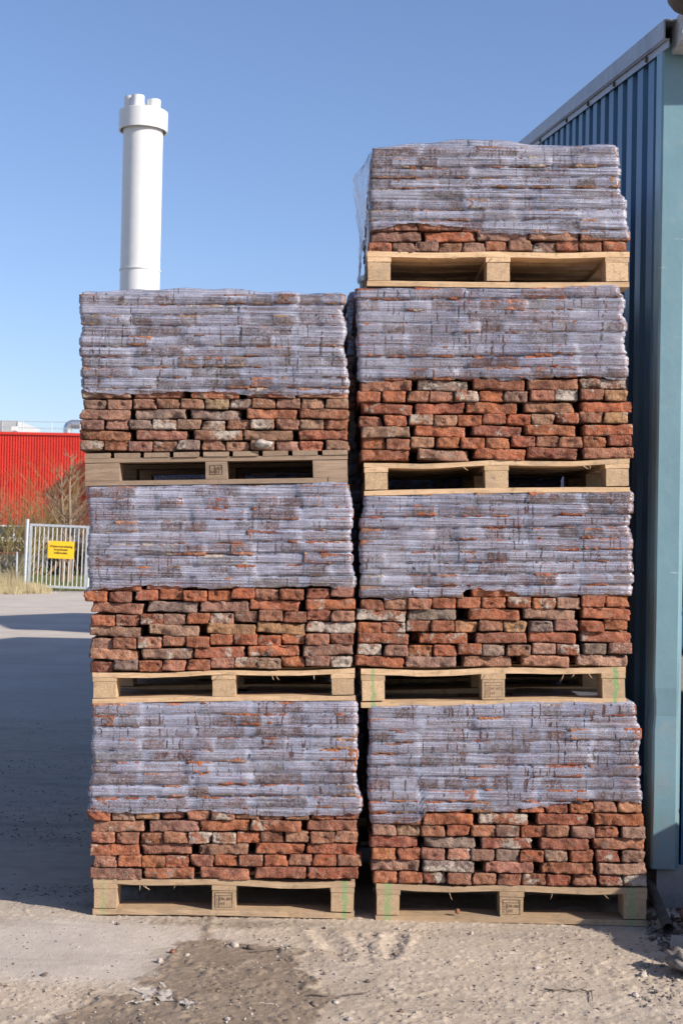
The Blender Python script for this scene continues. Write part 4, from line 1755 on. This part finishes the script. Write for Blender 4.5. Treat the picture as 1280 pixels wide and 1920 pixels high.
def hedge():
    rnd = random.Random(12)
    o = thing('bare_hedge', 'dark leafless hedge along the grass behind the gate bars', 'hedge', (at(90, 1050, 56).x, 56, 0))
    mb = MB()
    for i in range(130):
        x = rnd.uniform(-6, 6)
        y = rnd.uniform(-.5, .5)
        for j in range(2):
            d = Vector((rnd.uniform(-.5, .5), rnd.uniform(-.4, .4), 1)).normalized()
            branch(mb, Vector((x, y, -.05)), d, rnd.uniform(.7, 1.1), .035, 2, rnd, .9)
    mb.build('branches', M['twig_dark'], o, recalc=False)
    return o


hedge()


def lawn():
    z = .004
    a = GATE.y
    mb = MB()
    mb.add([(-60, a + .8, z), (30, a + .8, z), (30, 73.7, z), (-60, 73.7, z)], [(0, 1, 2, 3)])
    kind(mb.build('lawn', M['grass'], recalc=False), 'structure')
    rnd = random.Random(4)
    mb = MB()
    for i in range(9000):
        y = a + .9 + 26 * rnd.random() ** 1.6
        px = rnd.uniform(-40, 230)
        p = at(px, 1090, y)
        h = rnd.uniform(.05, .16)
        w = rnd.uniform(.012, .03)
        dx = rnd.uniform(-.05, .05)
        mb.add([(p.x - w, y, z), (p.x + w, y, z), (p.x + dx, y + rnd.uniform(-.03, .03), z + h)], [(0, 1, 2)])
    kind(mb.build('grass', M['grass'], recalc=False), 'stuff')
    mb = MB()
    for i in range(3000):
        if rnd.random() < .72:
            px = rnd.uniform(-60, 46)
            y = a + rnd.uniform(-2.6, 2.2)
            h = rnd.uniform(.1, .6) * (1 if y > a - 1 else .4)
        else:
            px = rnd.gauss(62, 14)
            y = a + rnd.gauss(-1.0, .35)
            h = rnd.uniform(.08, .34)
        p = at(px, 1090, y)
        w = rnd.uniform(.006, .016)
        dx = rnd.uniform(-.2, .2) * h * 1.6
        mb.add([(p.x - w, y, 0), (p.x + w, y, 0), (p.x + dx, y + rnd.uniform(-.1, .1), h)], [(0, 1, 2)])
    kind(mb.build('dry_grass', M['straw'], recalc=False), 'stuff')


lawn()

# ------------------------------------------------------------------ things lying on the yard
ICO = bmesh.new()
bmesh.ops.create_icosphere(ICO, subdivisions=1, radius=1)
ICO_V = [v.co.copy() for v in ICO.verts]
ICO_F = [tuple(v.index for v in f.verts) for f in ICO.faces]
ICO.free()
ICO2 = bmesh.new()
bmesh.ops.create_icosphere(ICO2, subdivisions=3, radius=1)
ICO2_V = [v.co.copy() for v in ICO2.verts]
ICO2_F = [tuple(v.index for v in f.verts) for f in ICO2.faces]
ICO2.free()


def lump(mb, p, s, rnd, fine=False, flat=.65, amp=.35):
    off = Vector((rnd.uniform(0, 90), rnd.uniform(0, 90), rnd.uniform(0, 90)))
    rot = Matrix.Rotation(rnd.uniform(0, 6.28), 3, 'Z') @ Matrix.Rotation(rnd.uniform(-.5, .5), 3, 'X')
    sx, sy, sz = s * rnd.uniform(.75, 1.35), s * rnd.uniform(.7, 1.1), s * flat * rnd.uniform(.7, 1.1)
    vs = []
    for v in (ICO2_V if fine else ICO_V):
        e = 1 + amp * mnoise.noise(v * 1.3 + off) + (amp * .35 * mnoise.noise(v * 4 + off) if fine else 0)
        q = rot @ Vector((v.x * e * sx, v.y * e * sy, v.z * e * sz))
        vs.append(q + p)
    mb.add(vs, ICO2_F if fine else ICO_F)


def gravel():
    rnd = random.Random(21)
    A, B = MB(), MB()
    for i in range(3800):
        px = rnd.uniform(-20, 1300)
        py = rnd.uniform(1700, 1960) if rnd.random() < .8 else rnd.uniform(1560, 1720)
        p = gnd(px, py)
        if -1.12 < p.x < 1.3 and p.y > 5.84:
            continue
        if p.y > 7.5:
            continue
        zone = float(fbm(np.array([p.x]), np.array([p.y]), 4, 3)[0])
        if px < 420 and py < 1830 and rnd.random() < .72:
            continue
        if zone < .45 and rnd.random() < .6:
            continue
        s = rnd.choice((.0018, .0022, .003, .003, .004, .0055)) * rnd.uniform(.8, 1.3)
        if rnd.random() < .035:
            s *= 2.2
        p.z = gz(p.x, p.y) + s * .25
        lump(A if rnd.random() < .62 else B, p, s, rnd)
    for i in range(2200):
        px, py = rnd.uniform(-10, 172), rnd.uniform(1330, 1705)
        p = gnd(px, py)
        z = float(fbm(np.array([p.x * .6]), np.array([p.y * 1.6]), 2.5, 3)[0])
        if z < .52 and abs(py - 1572) > 9:
            continue
        s = rnd.choice((.002, .0025, .003, .004, .006)) * rnd.uniform(.8, 1.4)
        p.z = gz(p.x, p.y) + s * .1
        lump(B if rnd.random() < .5 else A, p, s, rnd, flat=.5)
    kind(A.build('gravel', M['stone'], recalc=False), 'stuff')
    kind(B.build('soil_crumbs', M['stone_dark'], recalc=False), 'stuff')


gravel()


def stone(px, py, s, mat, label, seed, name='stone', flat=.75, group='loose stones on the yard'):
    rnd = random.Random(seed)
    p = gnd(px, py)
    s *= .72
    mb = MB()
    lump(mb, Vector((0, 0, s * .3)), s, rnd, True, flat)
    o = mb.build(name, M[mat], None, (p.x, p.y, gz(p.x, p.y)), smooth=True)
    return tag(o, label, 'stone', group)


stone(324, 1781, .017, 'rust', 'small red brick chip at the edge of the damp patch', 1, 'brick_chip')
stone(351, 1786, .014, 'stone', 'pale pebble right of the red chip on damp soil', 2)
stone(300, 1800, .020, 'stone', 'crumbly pale lump on the left rim of the damp patch', 3)
stone(440, 1767, .020, 'stone', 'upright pale stone just below the left ground pallet', 4, flat=1.1)
stone(470, 1773, .022, 'stone_dark', 'dark clod beside the twig on damp soil', 5)
stone(883, 1747, .013, 'stone', 'bright white pebble in front of the right ground pallet', 6)
stone(1204, 1826, .026, 'stone', 'largest single stone on open ground at lower right', 7, flat=.9)
stone(590, 1878, .020, 'stone_dark', 'dark stone in front of the white strip of film', 8)
stone(222, 1727, .012, 'stone_dark', 'small yellowish dark clod near the left pallet corner', 9)
stone(630, 1874, .016, 'stone', 'grey pebble under the thin twig in front of the gap', 10)

def chip_on_board():
    p = at(857, 1709, 5.93)
    mb = MB()
    lump(mb, Vector((0, 0, .009)), .013, random.Random(3), True, .8)
    tag(mb.build('brick_chip', M['rust'], None, (p.x, 5.93, .021), smooth=True), 'red brick chip lying on the base board of the right ground pallet', 'stone', 'loose stones on the yard')
    p = at(492, 832, YL - .01)
    mb = MB()
    lump(mb, Vector((0, 0, 0)), .033, random.Random(5), True, .6, .5)
    tag(mb.build('stone', M['stone'], None, (p.x, p.y, p.z), smooth=True), 'grey stone wedged in the lowest brick course above the weathered pallet', 'stone', 'loose stones on the yard')


chip_on_board()


def twig(pts, r, label, seed, forks=()):
    ps = [gnd(*q) for q in pts]
    o = None
    mb = MB()
    base = ps[0].copy()
    loc = [Vector((p.x - base.x, p.y - base.y, gz(p.x, p.y) + r * 1.2 + .003)) for p in ps]
    mb.tube(loc, [r * (1 - .5 * i / len(loc)) for i in range(len(loc))], 6)
    for (a, b) in forks:
        fp = [gnd(*a), gnd(*b)]
        mb.tube([Vector((p.x - base.x, p.y - base.y, gz(p.x, p.y) + r * 2)) for p in fp], [r * .7, r * .4], 5)
    o = mb.build('twig', M['stone_dark'], None, (base.x, base.y, 0))
    return tag(o, label, 'twig', 'twigs on the yard')


twig([(1020, 1850), (1036, 1853), (1052, 1850), (1070, 1853), (1088, 1851), (1100, 1854), (1114, 1852)], .0035, 'dark forked twig lying at the lower right of the yard', 1, (((1108, 1852), (1110, 1872)), ((1080, 1851), (1098, 1846))))
twig([(640, 1862), (665, 1860), (688, 1858)], .0028, 'thin straight twig lying in front of the gap between stacks', 2)
twig([(470, 1780), (505, 1778), (530, 1774), (548, 1768)], .003, 'curved twig beside a scrap of film on damp soil', 3)
twig([(582, 1862), (605, 1863), (618, 1862)], .0035, 'short dark twig left of the thin straight one', 4)


def scrap(px, py, w, d, seed, label, mat='scrap', hgt=.02, rot=0.0):
    rnd = random.Random(seed)
    p = gnd(px, py)
    n = 10
    mb = MB()
    vs, fs = [], []
    off = Vector((seed * 3.1, 1, 2))
    for i in range(n + 1):
        for j in range(n + 1):
            u, v = i / n - .5, j / n - .5
            e = 1 + .6 * mnoise.noise(Vector((u * 3, v * 3, seed)))
            x, y = u * w * e, v * d * e
            z = abs(mnoise.noise(Vector((u * 5, v * 5, 0)) + off)) * hgt * 1.0 + abs(mnoise.noise(Vector((u * 11, v * 11, 5)) + off)) * hgt * .25
            c, s = math.cos(rot), math.sin(rot)
            vs.append((x * c - y * s, x * s + y * c, .002 + z))
    for i in range(n):
        for j in range(n):
            if mnoise.noise(Vector((i * .3, j * .3, seed * 2))) > -.12:
                a = i * (n + 1) + j
                fs.append((a, a + n + 1, a + n + 2, a + 1))
    mb.add(vs, fs)
    o = mb.build('film_scrap', M[mat], None, (p.x, p.y, gz(p.x, p.y) - .004), recalc=False, smooth=True)
    return tag(o, label, 'plastic scrap', 'scraps of plastic film')


scrap(300, 1862, .10, .16, 1, 'crumpled white film half buried at the lower left of damp soil', hgt=.018, rot=.6)
scrap(270, 1872, .05, .09, 2, 'narrow folded film scrap left of the crumpled one', hgt=.014, rot=-.5)
scrap(356, 1882, .05, .07, 3, 'small pointed white scrap alone on brown damp soil', hgt=.018, rot=.3)
scrap(488, 1876, .07, .02, 4, 'thin white strip of film lying flat on damp soil', hgt=.006)
scrap(540, 1771, .045, .06, 5, 'white scrap at the end of the curved twig', hgt=.016, rot=.9)
scrap(1250, 1712, .13, .14, 6, 'large crumpled grey film between the pipe and shed plinth', hgt=.05, rot=.4)
scrap(1243, 1758, .07, .07, 7, 'pale crumpled scrap below the end of the dark pipe', hgt=.03, rot=1.2)


def debris():
    a, b = gnd(1214, 1697), gnd(1252, 1752)
    mb = MB()
    d = Vector((b.x - a.x, b.y - a.y, 0))
    a3, b3 = Vector((0, 0, .10)), Vector((d.x, d.y, .024))
    mb.tube([a3, a3.lerp(b3, .5), b3], .022, 18, cap=False)
    mb.tube([b3, a3.lerp(b3, .5)], .018, 18, cap=False)
    tag(mb.build('pipe', M['pipe'], None, (a.x, a.y, 0), smooth=True), 'dark hollow pipe leaning against the right ground pallet', 'pipe')
    p = gnd(1286, 1735)
    mb = MB()
    lump(mb, Vector((0, 0, .04)), .055, random.Random(44), True, .9, .5)
    tag(mb.build('brick_rubble', M['rust'], None, (p.x + .02, p.y + .02, 0), smooth=True), 'rusty brown chunk of brick at the right picture edge by the plinth', 'rubble')
    rnd = random.Random(8)
    p = gnd(1292, 1822)
    mb = MB()
    lump(mb, Vector((0, 0, .02)), .075, rnd, True, .7, .9)
    tag(mb.build('concrete_lump', M['rubble'], None, (p.x, p.y, 0), smooth=True), 'lump of broken concrete cut off by the lower right edge', 'rubble')
    p = gnd(1282, 1782)
    mb = MB()
    mb.box(-.035, .14, -.04, .05, -.03, .045, jit=.014)
    tag(mb.build('broken_slab', M['concrete'], None, (p.x, p.y, 0), rot=(.03, .05, .3)), 'flat broken slab with pale top below the pipe', 'rubble')
    # rubbish and crumbs in the corner by the plinth
    mb = MB()
    for i in range(420):
        px, py = rnd.uniform(1212, 1300), rnd.uniform(1690, 1860)
        q = gnd(px, py)
        if q.x < 1.27:
            continue
        s = rnd.uniform(.004, .018)
        q.z = gz(q.x, q.y) + s * .3
        lump(mb, q, s, rnd)
    kind(mb.build('rubble', M['stone_dark'], recalc=False), 'stuff')
    mb = MB()
    for i in range(260):
        px, py = rnd.uniform(1200, 1300), rnd.uniform(1688, 1880)
        q = gnd(px, py)
        if q.x < 1.275 and q.y > 5.86:
            continue
        s = rnd.choice((.003, .004, .005, .006, .008, .012)) * rnd.uniform(.7, 1.2)
        q.z = gz(q.x, q.y) + s * .15
        lump(mb, q, s, rnd, amp=.7)
    kind(mb.build('pale_rubble', M['rubble'], recalc=False), 'stuff')


debris()


def shadow_heap():  # unseen heap, added to shade the shed corner and right ground pallet
    rnd = random.Random(31)
    c = Vector((2.62, 5.45, 0))
    o = thing('shadow_heap', 'unseen earth heap added beside the shed front to cast shade on its corner', 'heap', c)
    mb = MB()
    n, m = 40, 14
    vs, fs = [], []
    for i in range(m + 1):
        r = i / m
        for k in range(n):
            a = 2 * math.pi * k / n
            e = 1 + .22 * mnoise.noise(Vector((math.cos(a) * 1.2, math.sin(a) * 1.2, r)))
            x, y = math.cos(a) * r * 1.12 * e, math.sin(a) * r * .95 * e
            z = 1.12 * (1 - r) ** .9 * (1 + .25 * mnoise.noise(Vector((x * 3, y * 3, 4)))) - .04
            vs.append((x, y, z))
    for i in range(m):
        for k in range(n):
            k2 = (k + 1) % n
            fs.append((i * n + k, (i + 1) * n + k, (i + 1) * n + k2, i * n + k2))
    mb.add(vs, fs)
    mb.build('shadow_mound', M['stone_dark'], o, smooth=True, recalc=False)
    return o


shadow_heap()
